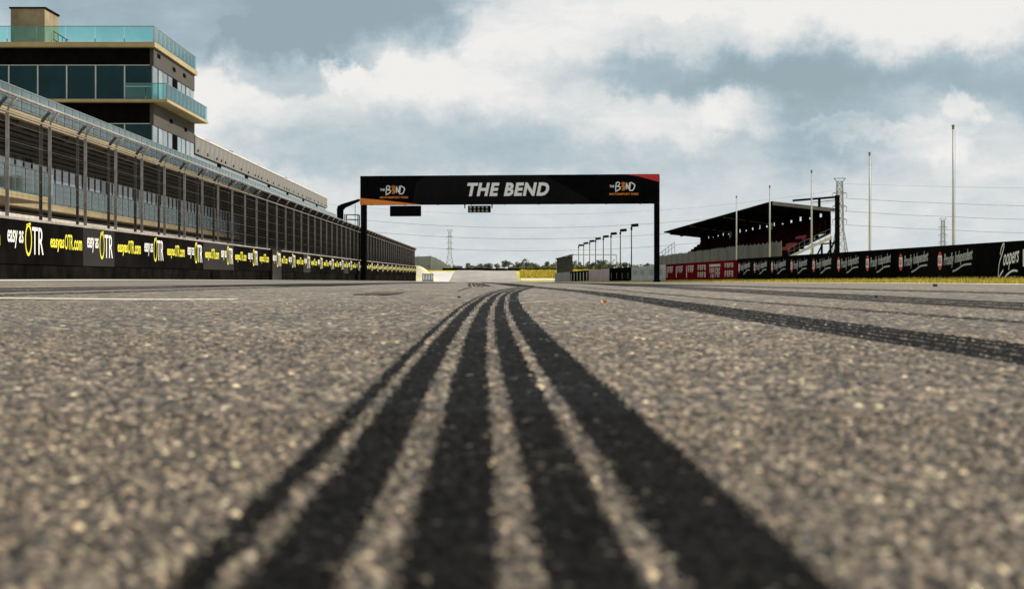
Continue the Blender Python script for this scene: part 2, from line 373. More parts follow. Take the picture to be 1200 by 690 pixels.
xsT = np.concatenate([-np.geomspace(6000, 40, 22), np.arange(-36, 40, 2.0), np.geomspace(40, 6000, 22)])
ysT = np.concatenate([np.arange(-300, 0, 50), np.arange(0, 560, 4.0), np.geomspace(560, 7000, 30)])
grid_obj('ground', lambda y: xsT, ysT, M_ground, -.05)
RL = ([-60, 40, 144, 250, 380, 470, 530], [-9.15, -9.65, -10.6, -11.6, -12.6, -13.0, -13.0])
RR = ([-60, 150, 180, 205, 240, 380, 470, 530], [10.4, 10.2, 9.8, 7.0, 4.2, 1.6, .9, .6])
ysR = np.concatenate([np.arange(-60, 0, 5), np.arange(0, 300, 2.0)])
grid_obj('race_track', lambda y: np.linspace(np.interp(y, *RL), np.interp(y, *RR), 28), ysR, M_asphf, 0)
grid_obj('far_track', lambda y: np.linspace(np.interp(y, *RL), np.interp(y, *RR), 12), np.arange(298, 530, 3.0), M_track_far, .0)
grid_obj('concrete_verge', lambda y: np.linspace(10.15, 10.75, 4) + (np.interp(y, *RR) - 10.2), ysR, M_cream2, .006)
grid_obj('concrete_apron', lambda y: np.interp(y, *RL) + np.linspace(0, 1.3, 5), ysR, M_cream2, .006)
grid_obj('pit_lane', lambda y: np.linspace(-27, -10.2, 12) - .009 * y, np.arange(-20, 320, 4.0), M_track_far, .0)
grid_obj('pale_runoff', lambda y: np.linspace(-18.5 + (y - 430) * .02, -13.02, 5), np.arange(395, 466, 3.0), M_runoff, .004)
grid_obj('service_road', lambda y: np.linspace(1.9 - (y - 430) * .01, 34, 16), np.arange(432, 439, 2.0), M_runoff, .01)

# ------------------------------------------------------------------ tyre marks and asphalt relief
STR5 = [(0, .065), (.112, .255), (.338, .50), (.567, .715), (.775, 1.0)]
STRB = [(0, .12), (.142, .36), (.387, .58), (.607, .81), (.83, 1.0)]
# name, (Y list, X list), width, stripes, chance that a stone is covered
MARKS = [
 dict(id='central', Y=[-2, .92, 1.5, 2.7, 4.2, 6.2, 9, 14, 18, 22, 27, 33, 42, 55], X=[.03, -.006, -.014, -.034, -.055, -.078, -.10, -.112, -.09, -.02, .12, .24, .05, -.30], w=.285, st=STR5, p=.998),
 dict(id='right', Y=[-6, 3.5, 6.5, 13, 18, 22.5, 28, 34, 42, 60, 90, 130], X=[.98, .89, .84, .80, .72, .58, .36, .14, -.08, -.55, -1.2, -1.8], w=.26, st=STRB, p=1.0),
 dict(id='f1', Y=[-10, 9, 28, 60, 120], X=[2.45, 2.38, 2.30, 2.0, 1.2], w=.72, st=[(0, .3), (.34, .62), (.66, 1)], p=.98),
 dict(id='f2', Y=[-10, 17, 37, 80, 140], X=[5.0, 4.3, 3.2, 1.5, .2], w=.7, st=[(0, .42), (.55, 1)], p=.97),
 dict(id='f3', Y=[-4, 6, 10, 30], X=[1.60, 1.50, 1.34, .95], w=.10, st=[(0, 1)], p=.85),
 dict(id='f4', Y=[0, 18, 22, 36, 80], X=[-6.1, -5.5, -5.2, -4.4, -2.9], w=1.9, st=[(0, .34), (.42, .9)], p=.97),
 dict(id='f5', Y=[0, 14, 30, 90], X=[-5.0, -3.9, -3.3, -2.6], w=.45, st=[(0, 1)], p=.85),
 dict(id='skid', Y=[20, 29, 36, 46, 60, 90], X=[-.38, -.44, -.58, -.80, -1.05, -1.9], w=.36, st=[(0, .10), (.24, .33), (.46, .55), (.69, .78), (.91, 1)], p=.9),
]
def hash01(a, b, s):
    h = (a.astype(np.int64) * 374761393 + b.astype(np.int64) * 668265263 + s * 2147483647) & 0xFFFFFFFF
    h = ((h ^ (h >> 13)) * 1274126177) & 0xFFFFFFFF
    h = ((h ^ (h >> 16)) * 2246822519) & 0xFFFFFFFF
    h ^= h >> 15
    return (h & 0xFFFFFF) / float(0x1000000)
def stones(X, Y, cell):
    """rounded stones on a jittered grid: height 0..1 and a tone and a second random number per stone"""
    ix = np.floor(X / cell); iy = np.floor(Y / cell)
    best = np.full(X.shape, -9.0); tone = np.zeros_like(X); rnd = np.zeros_like(X)
    for dx in (-1, 0, 1):
        for dy in (-1, 0, 1):
            cx = ix + dx; cy = iy + dy
            jx = hash01(cx, cy, 1); jy = hash01(cx, cy, 2); hr = hash01(cx, cy, 3)
            rr = .55 + .45 * hash01(cx, cy, 6)
            d2 = ((X / cell - cx - jx) ** 2 + (Y / cell - cy - jy) ** 2) / (rr * rr)
            h = .35 + .65 * hr - d2 * .9
            k = h > best
            best = np.where(k, h, best); tone = np.where(k, hash01(cx, cy, 4), tone); rnd = np.where(k, hash01(cx, cy, 5), rnd)
    return np.clip(best, 0, 1), tone, rnd
def mark_class(X, Y, rnd):
    """0 bare, else 1+index*8+stripe"""
    out = np.zeros(X.shape, int); vj = rng.normal(size=X.shape) * .008
    for i, m in enumerate(MARKS):
        xc = np.interp(Y, m['Y'], m['X']); s = (X - xc) / m['w'] + .5 + (rnd - .5) * .004 + vj
        ok = (Y <= m['Y'][-1]) & (Y >= m['Y'][0])
        for k, (a, b) in enumerate(m['st']):
            if m['id'] == 'skid' and k > 0: ok = ok & (Y > 27.5 + .5 * k)
            q = ok & (s > a) & (s < b) & ((rnd * 7.31) % 1 < m['p'])
            out = np.where(q & (out == 0), 1 + i * 8 + k, out)
    ln = (Y > 12.4 + .1 * rnd) & (Y < 12.95 + .1 * rnd) & (X < -1.72) & (X > -7) & (rnd < .93)
    out = np.where(ln, 900, out)
    return out
buckets = {}
def relief(D0, D1, cell, sp, amp, con=1.0, k=.268):
    ny = int((D1 - D0) / sp) + 1; wid = 2 * (k * D1 + .06); nx = int(wid / sp * .86)
    ys = np.linspace(D0, D1, ny); s = np.linspace(-1, 1, nx)
    Y = np.repeat(ys, nx); X = np.tile(s, ny) * (k * Y + .06)
    X = X + (rng.random(X.shape) - .5) * sp * .3; Y = Y + (rng.random(Y.shape) - .5) * sp * .3
    h, tone, rnd = stones(X, Y, cell)
    h2, t2, r2 = stones(X + 3.3, Y + 7.7, cell * 3.1)
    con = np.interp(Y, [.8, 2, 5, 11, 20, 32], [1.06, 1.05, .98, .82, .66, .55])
    tone = np.clip(.455 + (tone - .5) * .84 + .26 * (h - .42) + .14 * (t2 - .5), 0, .97)  # tops paler, gaps darker: shade between stones put into the tone
    tone = np.where(rnd > .985, 1.0, .5 + .30 * (1 - con) + (tone - .5) * con)  # a few stones set to full tone as painted glints
    edge = np.clip(np.minimum((Y - D0), (D1 - Y)) / (3 * sp), 0.35, 1)
    cl = mark_class(X, Y, rnd)
    Z = g(X, Y) + .006 + amp * h * (.75 + .5 * h2) * edge * np.where(cl > 0, .6, 1.0) + (cl > 0) * amp * .22
    a = (np.arange(ny - 1)[:, None] * nx + np.arange(nx - 1)[None, :]).ravel()
    Fq = np.stack([a, a + 1, a + 1 + nx, a + nx], 1)
    fc = cl[a]
    V_ = np.stack([X, Y, Z], 1)
    for c in np.unique(fc):
        fs = Fq[fc == c]; u, inv = np.unique(fs, return_inverse=True)
        buckets.setdefault(int(c), []).append((V_[u], inv.reshape(fs.shape), tone[u]))
relief(.80, 2.0, .0058, .0022, .0052)
relief(2.0, 5.0, .0100, .0052, .0056)
relief(5.0, 11.0, .018, .0105, .0052)
relief(11.0, 32.0, .045, .030, .0032)
# the far part of every mark: thin sheets laid on the track
def sheet(i, k, lo, hi, dz=.010):
    m = MARKS[i]; a, b = m['st'][k]
    ys = np.arange(lo, hi, .5 if lo < 60 else 2.0); xc = np.interp(ys, m['Y'], m['X'])
    # round the bends of the polyline
    xc = np.convolve(np.pad(xc, 4, 'edge'), np.ones(9) / 9, 'valid')
    X0 = xc + (a - .5) * m['w']; X1 = xc + (b - .5) * m['w']
    X = np.stack([X0, X1], 1).ravel(); Y = np.repeat(ys, 2); Z = g(X, Y) + dz + .0002 * i
    q = np.arange(len(ys) - 1) * 2
    return np.stack([X, Y, Z], 1), np.stack([q, q + 1, q + 3, q + 2], 1), np.full(len(X), .4)
def merge(lst):
    Vs = []; Fs = []; Ts = []; n = 0
    for v, f, t in lst: Vs.append(v); Fs.append(f + n); Ts.append(t); n += len(v)
    return np.concatenate(Vs), np.concatenate(Fs), np.concatenate(Ts)
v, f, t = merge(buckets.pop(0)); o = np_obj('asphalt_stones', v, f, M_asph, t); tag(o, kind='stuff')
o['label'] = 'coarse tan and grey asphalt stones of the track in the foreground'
bl = [[-7, 12.4], [-1.72, 12.4], [-1.72, 13.0], [-7, 13.0]]; bl = np.array([[a, c, gs(a, c) + .003] for a, c in bl])
v, f, t = merge(buckets.pop(900) + [(bl, np.array([[0, 1, 2, 3]]), np.full(4, .5))]); o = np_obj('painted_line', v, f, M_line, t); tag(o, kind='structure')
MLAB = {'central': 'broad fresh black tyre mark of five stripes running up the middle from the camera',
        'right': 'black ribbed tyre mark curving away right of the central one',
        'f1': 'wide faded grey tyre mark on the right half of the track',
        'f2': 'thin faded tyre mark nearest the grass verge',
        'f3': 'faint narrow scuff between the black ribbed mark and the wide faded one',
        'f4': 'faded double tyre mark nearest the sponsor wall',
        'skid': 'short bunch of curved black skid marks just before the track dips away',
        'f5': 'faint narrow tyre mark crossing the end of the painted line'}
for i, m in enumerate(MARKS):
    root = thing('tyre_mark', MLAB[m['id']], 'tyre mark', (0, 0, 0), 0, 'tyre marks on the track')
    for k in range(len(m['st'])):
        lst = buckets.get(1 + i * 8 + k, [])
        if m['Y'][-1] > 32: lst = lst + [sheet(i, k, 31.5, m['Y'][-1])]
        lst = lst + [sheet(i, k, max(m['Y'][0], 20 if m['id'] == 'skid' and k == 0 else 27.5 if m['id'] == 'skid' else -40), 31.5, .0030)]
        v, f, t = merge(lst)
        np_obj('tread_stripe', v, f, (M_rub if i < 2 else M_fadedn), t, root)
# dark scuff left of the crest
X = []; ys = np.linspace(15.5, 18.2, 12)
for y in ys: X += [-1.22 + .01 * math.sin(y * 5), -.93]
X = np.array(X); Y = np.repeat(ys, 2); q = np.arange(len(ys) - 1) * 2
o = np_obj('rubber_scuff', np.stack([X, Y, g(X, Y) + .0135], 1), np.stack([q, q + 1, q + 3, q + 2], 1), M_fadedn, np.full(len(X), .9))
tag(o, 'small faint dark scuff lying left of the tyre marks', 'scuff')

# orange leaf and pebbles
lf = MB(); pts = [(-.030, 0), (-.017, .015), (0, .012), (.011, .022), (.029, .006), (.020, -.011), (0, -.016), (-.017, -.011)]
i = len(lf.v); lf.v.append((0, 0, .006)); lf.v += [(a, b, .006 + .024 * abs(a) / .03 * (1 if a > 0 else .4)) for a, b in pts]
lf.f += [(0, 1 + k, 1 + (k + 1) % 8) for k in range(8)]
lo_ = lf.build('dry_leaf', M_leaf); lo_.scale = (.62, .62, .62); lo_.rotation_euler = (R(50), R(12), .5); lo_.location = (.46, 10.4, gs(.46, 10.4) + .014); tag(lo_, 'small curled orange leaf lying on the asphalt beside the tyre marks', 'leaf')
def pebble(x, y, r, lab):
    b = MB(); n = 7
    for j, (zz, q) in enumerate([(0, .8), (.4, 1), (.9, .6)]):
        for k in range(n):
            a = 6.283 * k / n; rr = r * q * random.uniform(.75, 1.2); b.v.append((math.cos(a) * rr, math.sin(a) * rr, zz * r))
    for j in range(2):
        for k in range(n): b.f.append((j * n + k, j * n + (k + 1) % n, (j + 1) * n + (k + 1) % n, (j + 1) * n + k))
    b.f.append(tuple(range(2 * n, 3 * n)))
    o = b.build('pebble', M_stone); o.location = (x, y, gs(x, y) + .01); tag(o, lab, 'pebble')
pebble(6.3, 30.5, .045, 'dark lump lying at the edge of the grass verge')
pebble(2.42, 13.6, .016, 'small dark pebble on the wide faded tyre mark')
pebble(-.34, 13.2, .012, 'tiny dark pebble just left of the central tyre mark')

# ------------------------------------------------------------------ left wall with boards and lettering
def XL(y, o=0.0): return -9.47 + o - .00896 * y
def ZT(y): return float(np.interp(y, [30, 42, 144, 250], [1.33, 1.34, 1.40, 1.55]))
LD = Vector((-.00896, 1, 0)).normalized()
wall = thing('sponsor_wall', 'long black pit wall with yellow and white sponsor lettering under the wire fence', 'wall', (XL(40), 40, gs(XL(40), 40)))
Y0, PIT = 31.95, 7.8
def wseg(mb, y0, y1, a, b, z0, z1, zf=None):
    """slab following the wall line between offsets a..b"""
    z0a = z0(y0) if callable(z0) else z0; z0b = z0(y1) if callable(z0) else z0
    z1a = z1(y0) if callable(z1) else z1; z1b = z1(y1) if callable(z1) else z1
    return mb.hexa([(XL(y0, a), y0, z0a), (XL(y0, b), y0, z0a), (XL(y1, b), y1, z0b), (XL(y1, a), y1, z0b), (XL(y0, a), y0, z1a), (XL(y0, b), y0, z1a), (XL(y1, b), y1, z1b), (XL(y1, a), y1, z1b)])
nb = 28
for k in range(nb):
    for h in range(2):
        y0 = Y0 + k * PIT + h * PIT / 2 - .45; y1 = y0 + PIT / 2
        b = MB(); wseg(b, y0, y1 - .02, -.62, 0, lambda y: gs(XL(y), y) - .1, .44); b.build('concrete_block', M_base, wall)
        if k == 7 and h == 0:                       # the protruding gate panel
            b = MB(); wseg(b, y0 + .3, y1 + .1, .03, .14, lambda y: gs(XL(y), y) + .03, lambda y: ZT(y) - .01); pn = b.build('gate_panel', M_board2, wall)
            off = .14
        else:
            b = MB(); wseg(b, y0, y1 - .015, -.10, .03, .415, lambda y: ZT(y) - .055); pn = b.build('board', M_board2 if (k, h) in ((2, 0), (4, 1), (5, 0), (9, 0), (12, 1)) else M_board, wall)
            off = .03
        f1 = MB(); f2 = MB(); ys = y0 + .45; sc_ = (ZT(y0) - 1.34) * .9
        if h == 0:
            put_text(f1, 'easy as', 0, 1.35, .73 + sc_, 1.08 + sc_, .012)
            put_text(f1, 'TR', 2.12, 3.18, .62 + sc_, 1.18 + sc_, .0)
            stroke(f2, [(1.80 + .27 * math.sin(a * .35), .91 + sc_ + .30 * math.cos(a * .35)) for a in range(0, 19)], .062)
            stroke(f2, [(1.62, 1.20 + sc_), (1.98, 1.24 + sc_)], .05)
        else:
            put_text(f2, 'easyas', 0 - .05, 1.35, .70 + sc_, .98 + sc_, .02); put_text(f2, 'OTR', 1.42, 2.28, .76 + sc_, 1.10 + sc_, .01); put_text(f2, '.com', 2.32, 3.3, .76 + sc_, .99 + sc_, .02)
        org = (XL(ys, off + .004), ys, 0)
        if f1.v: flat_part('lettering', f1, M_white, pn, org, LD)
        flat_part('lettering', f2, M_yellow, pn, org, LD)
b = MB()
for k in range(56): y0 = Y0 - .45 + k * 3.9; wseg(b, y0, y0 + 3.9, -.12, .05, lambda y: ZT(y) - .05, ZT)
b.build('top_rail', M_cap, wall)
b = MB()
for k in range(56): y0 = Y0 - .45 + k * 3.9; wseg(b, y0, y0 + 3.9, -.10, -.05, lambda y: ZT(y) - .3, lambda y: ZT(y) - .06)
b.build('backing_rail', M_cap, wall)

# ------------------------------------------------------------------ debris fence above it
fence = thing('debris_fence', 'tall wire debris fence with bent steel posts standing on the black pit wall', 'fence', (XL(40, -.3), 40, 1.3))
def post_mb(z0, dz=0):
    b = MB(); b.tube([(0, 0, z0), (0, 0, 3.50), (.03, 0, 3.59), (.09, 0, 3.68), (.19, 0, 3.79)], .038, 8); return b
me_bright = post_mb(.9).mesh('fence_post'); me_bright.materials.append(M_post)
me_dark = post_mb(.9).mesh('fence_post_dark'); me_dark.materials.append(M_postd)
for me in (me_bright, me_dark): me.polygons.foreach_set('use_smooth', [True] * len(me.polygons))
for k in range(57):
    y = 33.45 + k * 3.95
    dz = gs(XL(y), y) * .25
    for j, dy in enumerate((0, -.42)):
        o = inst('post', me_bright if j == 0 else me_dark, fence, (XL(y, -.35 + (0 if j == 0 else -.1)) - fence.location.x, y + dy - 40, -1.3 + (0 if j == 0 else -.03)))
    if k % 1 == 0:
        c = MB().box(-.08, .1, -.62, .06, ZT(y) - .12, ZT(y) + .02).mesh('foot'); c.materials.append(M_cap)
        if k < 20: inst('post_foot', c, fence, (XL(y, -.35) - fence.location.x, y - 40, -1.3))
ye0, ye1 = 31, 256.5
for (o_, z, r, m_) in ((-.15, 3.80, .035, M_cap), (-.33, 3.48, .025, M_cap)):
    MB().tube([(XL(ye0, o_), ye0, z), (XL(144, o_), 144, z), (XL(ye1, o_), ye1, z - .02)], r, 6).build('rail', m_, fence)
b = MB()
for j in range(17):
    z = 1.5 + j * .12
    if j % 3 == 0: MB().tube([(XL(ye0, -.41), ye0, z), (XL(ye1, -.41), ye1, z)], .0045, 4).build('tension_cable', M_postd, fence)
    else: b.tube([(XL(ye0, -.41), ye0, z), (XL(ye1, -.41), ye1, z)], .003, 4)
for j in range(3): b.tube([(XL(ye0, -.27 + .085 * j), ye0, 3.5 + .1 * j), (XL(ye1, -.27 + .085 * j), ye1, 3.5 + .1 * j)], .005, 4)
tag(b.build('cable', M_wire, fence), kind='stuff')
b = MB(); y = ye0
while y < ye1:
    x = XL(y, -.42)
    for dz0, p in ((0, None),):
        r = float(np.interp(y, [31, 60, 150], [.0022, .0040, .0125]))
        i = len(b.v)
        P = [(x, 1.36), (x, 3.46), (x + .21, 3.78)]
        for (a, z) in P: b.v += [(a - r, y - r, z), (a + r, y + r, z), (a + r, y - r, z), (a - r, y + r, z)]
        for q in range(2):
            s_ = i + q * 4; b.f += [(s_, s_ + 1, s_ + 5, s_ + 4), (s_ + 2, s_ + 3, s_ + 7, s_ + 6)]
    y += .11
tag(b.build('wire_mesh', M_wire, fence), kind='stuff')

# ------------------------------------------------------------------ pit building and tower on the left
def XB(y, x0): return x0 - .00896 * y
def bseg(mb, y0, y1, xa, xb, z0, z1):
    return mb.hexa([(XB(y0, xa), y0, z0), (XB(y0, xb), y0, z0), (XB(y1, xb), y1, z0), (XB(y1, xa), y1, z0), (XB(y0, xa), y0, z1), (XB(y0, xb), y0, z1), (XB(y1, xb), y1, z1), (XB(y1, xa), y1, z1)])
YA, YE = 62, 310
pit = thing('pit_building', 'long two storey pit building with glass balconies behind the debris fence', 'building', (XB(150, -30), 150, .1))
b = MB(); bseg(b, YA, YE, -34, -25.9, -.2, 3.75); b.build('garage_wall', M_brown, pit)
b = MB(); bseg(b, YA, YE, -34, -25.75, 4.05, 8.2); b.build('upper_wall', M_brown, pit)
b = MB(); bseg(b, YA, YE, -34, -23.5, 3.70, 4.03); b.build('balcony_slab', M_cream, pit)
b = MB(); bseg(b, YA, YE, -36, -23.0, 7.86, 8.22); b.build('terrace_slab', M_cream, pit)
b = MB(); bseg(b, YA, YE, -26, -23.9, 3.05, 3.35); b.build('lower_beam', M_cream2, pit)
# soffit slats under the terrace
for k in range(7):
    b = MB(); zc = 7.70 - k * .17; xo = -23.3 - k * .32
    bseg(b, YA, YE, xo - .20, xo, zc - .05, zc + .02); b.build('soffit_slat', M_brown, pit)
for k in range(42):
    y = YA + 3 + k * 5.9; b = MB()
    b.hexa([(XB(y, -25.7), y, 6.9), (XB(y, -23.3), y, 7.62), (XB(y, -23.3), y + .35, 7.62), (XB(y, -25.7), y + .35, 6.9), (XB(y, -25.7), y, 7.84), (XB(y, -23.3), y, 7.84), (XB(y, -23.3), y + .35, 7.84), (XB(y, -25.7), y + .35, 7.84)])
    b.build('bracket', M_brown, pit)
# glazing: one pane mesh 2.0 m wide, shared
def pane_mesh(w_, h, frame=.05, mg=M_glass2, mf=M_frame):
    b = MB().box(-.02, .0, 0, w_, 0, h); me = b.mesh('pane_glass'); me.materials.append(mg)
    fr = MB(); fr.box(-.02, .05, 0, frame, 0, h); fr.box(-.02, .05, frame, w_, 0, frame); fr.box(-.02, .05, frame, w_, h - frame, h); fm = fr.mesh('pane_frame'); fm.materials.append(mf)
    return me, fm
RZ = math.atan(.00896)
M_frdark = mat('dark_frame', (.06, .06, .062), .5, .2, var=.2)
gm, fm = pane_mesh(1.95, 2.75, .10, M_glass2, M_frdark)
gmd = MB().box(-.02, 0, 0, 1.95, 0, 2.75).mesh('pane_dark'); gmd.materials.append(M_glass)
y = YA
while y < YE - 2:
    dark = random.random() < .16
    w_ = inst('window', gmd if dark else gm, pit, (XB(y, -25.72) - pit.location.x, y - 150, 4.1 - .1), RZ); inst('window_frame', fm, w_)
    y += 2.0
# glass balustrades
def rail_mesh(w_, h):
    me = MB().box(-.012, .012, .02, w_ - .02, .06, h).mesh('balustrade_pane'); me.materials.append(M_teal); return me
bal1 = rail_mesh(1.95, 1.12); bal2 = rail_mesh(1.95, 1.08); bal1.materials[0] = M_teal2; bal2.materials[0] = M_teal2
M_rail = mat('balustrade_rail', (.16, .2, .2), .4, .3)
pst = MB().box(-.03, .03, -.03, .03, 0, 1.14); pm = pst.mesh('rail_post'); pm.materials.append(M_rail)
y = YA
while y < 300:
    xo = -23.55
    if y < 99: xo = -21.5
    inst('balustrade_pane', bal1, pit, (XB(y, xo) - pit.location.x, y - 150, 4.03 - .1), RZ)
    inst('balustrade_pane', bal2, pit, (XB(y, -23.05) - pit.location.x, y - 150, 8.22 - .1), RZ)
    inst('rail_post', pm, pit, (XB(y, -23.05) - pit.location.x, y - 150, 8.22 - .1)); inst('rail_post', pm, pit, (XB(y, xo) - pit.location.x, y - 150, 4.03 - .1))
    y += 2.0
b = MB(); bseg(b, YA, 300, -23.09, -23.01, 9.30, 9.36); b.build('handrail', M_rail, pit)
b = MB(); bseg(b, 99.2, 300, -23.6, -23.5, 5.16, 5.2); b.build('handrail', M_rail, pit)
b = MB(); bseg(b, YA, 99, -23.49, -21.4, 3.72, 4.0); b.build('bay_slab', M_cream, pit)
b = MB(); b.box(XB(99, -23.5), XB(99, -21.5), 98.98, 99.0, 4.05, 5.15); b.build('balustrade_pane', M_teal, pit)
b = MB(); b.box(XB(99, -23.5), XB(99, -21.5), 98.95, 99.05, 5.16, 5.2); bseg(b, YA, 98.9, -21.55, -21.45, 5.16, 5.2); b.build('handrail', M_rail, pit)
# garage piers and doors
M_door = mat('garage_door', (.10, .075, .055), .6, var=.3, vscale=.8)
dm = MB().box(0, .06, .3, 5.3, 0, 2.9).mesh('garage_door'); dm.materials.append(M_door)
pr = MB().box(0, .5, -.3, .25, 0, 3.6).mesh('pier'); pr.materials.append(M_conc)
y = YA
while y < YE - 5:
    inst('garage_door', dm, pit, (XB(y, -25.9) - pit.location.x, y - 150, -.05), RZ); inst('pier', pr, pit, (XB(y, -25.9) - pit.location.x, y - 150, -.05), RZ); y += 5.8
# upper storey beyond the tower
up = thing('upper_gallery', 'long grey precast upper storey with small vents running back from the tower', 'building', (XB(240, -30), 240, 8.22))
UY0, UY1 = 171.6, 308
b = MB(); bseg(b, UY0, UY1, -38, -25.25, 8.24, 10.55); b.build('window_wall', M_dark, up)
ppm = MB().box(-.18, 0, .02, 2.93, 0, 1.42).mesh('wall_panel'); ppm.materials.append(M_precast)
vt = MB().box(0, .03, 0, .5, 0, .22).mesh('vent'); vt.materials.append(M_black)
wpm = MB().box(-.03, .02, .03, .93, 0, 1.5).mesh('window'); wpm.materials.append(M_glass2)
M_wlight = mat('sky_reflection_pane', (.27, .32, .37), .35, var=.2, vscale=.7)  # pale window colour stands in for reflected sky
wp2 = MB().box(-.03, .02, .03, .93, 0, 1.5).mesh('window_light'); wp2.materials.append(M_wlight)
y = UY0; k = 0
while y < UY1 - 1:
    inst('wall_panel', ppm, up, (XB(y, -25.0) - up.location.x, y - 240, 10.57 - 8.22), RZ)
    if k % 2 == 0 or k % 5 == 0: inst('vent', vt, up, (XB(y, -24.99) - up.location.x, y + 1.2 - 240, 10.75 - 8.22), RZ)
    for j in range(3):
        if (k % 7) != 5: inst('window', wp2 if (k * 3 + j) % 4 in (0, 2, 3) else wpm, up, (XB(y + j, -25.2) - up.location.x, y + j - 240, 9.0 - 8.22), RZ)
    y += 2.96; k += 1
b = MB(); bseg(b, UY0, UY1, -38, -25.3, 10.58, 11.9); b.build('core', M_conc, up)
b = MB(); bseg(b, UY0 - .1, UY1 + .1, -38, -24.95, 12.0, 12.1); b.build('parapet', M_cream2, up)
for (yy, hh) in ((182, .35), (199, .4), (222, .35), (252, .4), (280, .3)):
    MB().box(XB(yy, -26.8), XB(yy, -25.6), yy, yy + 2.2, 12.1, 12.1 + hh).build('roof_vent', M_conc, up)

tw = thing('control_tower', 'dark glazed control tower with teal glass balconies rising over the pit building', 'tower', (-38, 150.6, 8.2))
TX0, TX1 = -52.0, XB(150.6, -25.0); TY0, TY1 = 150.6, 171.2
def tside(mb, y0, y1, a, b_, z0, z1):
    return bseg(mb, y0, y1, -25.0 + a, -25.0 + b_, z0, z1)
MB().hexa([(TX0, TY0 + .3, 8.24), (TX1 - .3, TY0 + .3, 8.24), (XB(TY1, -25.3), TY1, 8.24), (TX0, TY1, 8.24), (TX0, TY0 + .3, 17), (TX1 - .3, TY0 + .3, 17), (XB(TY1, -25.3), TY1, 17), (TX0, TY1, 17)]).build('core', M_dark, tw)
MB().box(TX0, TX1 - .02, TY0 + .06, TY0 + .3, 15.86, 17.0).build('fascia', M_dark, tw)  # front fascias near-black: their shade is in the colour, unlike the sunlit side
MB().box(TX0, TX1 - .02, TY0 + .06, TY0 + .3, 11.55, 12.95).build('fascia', M_dark, tw)
b = MB(); tside(b, TY0, TY1, -.28, 0, 15.72, 17.02); b.build('side_fascia', M_conc, tw)
b = MB(); tside(b, TY0, TY1, -.28, 0, 11.35, 12.98); b.build('side_fascia', M_conc, tw)
vb = MB().box(0, .03, 0, 1.3, 0, .3).mesh('vent'); vb.materials.append(M_black)
for (yy, zz) in ((152.2, 16.5), (159.5, 16.25), (164.8, 16.3), (158, 12.1), (165.5, 12.0)): inst('vent', vb, tw, (XB(yy, -24.99) + 38, yy - 150.6, zz - 8.2), RZ)
# front windows
fw = 2.13
for (z0, z1) in ((13.12, 15.8), (8.9, 11.5)):
    x = TX1 - .02
    k = 0
    while x - fw > TX0:
        wd = MB().box(x - fw + .06, x - .06, TY0 + .16, TY0 + .22, z0, z1).build('window', M_glass, tw)
        MB().box(x - fw - .05, x - fw + .05, TY0 + .04, TY0 + .28, z0, z1).build('frame', M_frame, wd)
        MB().box(x - fw + .06, x - .06, TY0 + .1, TY0 + .24, z1 - .06, z1 + .0).build('frame', M_frame, wd)
        if k == 0: MB().box(x - fw + .06, x - .06, TY0 + .1, TY0 + .21, z0 + 1.05, z0 + 1.13).build('frame', M_frame, wd)
        x -= fw; k += 1
# side windows
ng = 9; st = (TY1 - TY0) / ng
for (z0, z1) in ((13.12, 15.7), (8.5, 11.33)):
    for k in range(ng):
        y0 = TY0 + k * st
        if k == 4:
            b = MB(); tside(b, y0, y0 + st, -.2, -.02, z0, z1); b.build('wall_panel', M_black, tw); continue
        b = MB(); tside(b, y0 + .05, y0 + st, -.12, -.06, z0, z1); wd = b.build('window', M_wlight if k % 3 == 1 else M_glass2, tw)
        b = MB(); tside(b, y0 - .05, y0 + .05, -.12, -.01, z0, z1); b.build('frame', M_frdark if k % 2 else M_frame, wd)
# roof slab, balcony
MB().hexa([(TX0, TY0 - .7, 17.03), (TX1 + .2, TY0 - .7, 17.03), (XB(TY1, -24.8), TY1 + .3, 17.03), (TX0, TY1 + .3, 17.03), (TX0, TY0 - .7, 17.40), (TX1 + .2, TY0 - .7, 17.40), (XB(TY1, -24.8), TY1 + .3, 17.40), (TX0, TY1 + .3, 17.40)]).build('roof_slab', M_cream, tw)
bx1 = TX1 + 1.15
MB().hexa([(-34.2, TY0 - .9, 12.99), (bx1, TY0 - .9, 12.99), (XB(TY1, -23.85), TY1, 12.99), (TX1 - .3, TY1, 12.99), (-34.2, TY0 - .9, 13.2), (bx1, TY0 - .9, 13.2), (XB(TY1, -23.85), TY1, 13.2), (TX1 - .3, TY1, 13.2)]).build('balcony_slab', M_cream, tw)
def balustrade(p, q, z, h, n, parent):
    p = Vector((*p, 0)); q = Vector((*q, 0)); e = (q - p) / n; u = e.normalized(); nn = Vector((-u.y, u.x, 0)) * .012
    for k in range(n):
        a = p + e * k + u * .02; b_ = p + e * (k + 1) - u * .02
        MB().hexa([(*(a - nn).xy, z + .05), (*(b_ - nn).xy, z + .05), (*(b_ + nn).xy, z + .05), (*(a + nn).xy, z + .05), (*(a - nn).xy, z + h), (*(b_ - nn).xy, z + h), (*(b_ + nn).xy, z + h), (*(a + nn).xy, z + h)]).build('balustrade_pane', M_teal, parent)
        c = a - u * .02
        MB().box(c.x - .03, c.x + .03, c.y - .03, c.y + .03, z, z + .25).build('clamp', M_rail, parent)
    MB().bar((p.x, p.y, z + h + .02), (q.x, q.y, z + h + .02), .035).build('handrail', M_rail, parent)
balustrade((TX0, TY0 - .6), (TX1 + .1, TY0 - .6), 17.4, 1.12, 12, tw)
balustrade((TX1 + .1, TY0 - .6), (XB(TY1, -24.9), TY1 + .2), 17.4, 1.12, 11, tw)
balustrade((-28.3, TY0 - .8), (bx1 - .1, TY0 - .8), 13.2, 1.12, 2, tw)
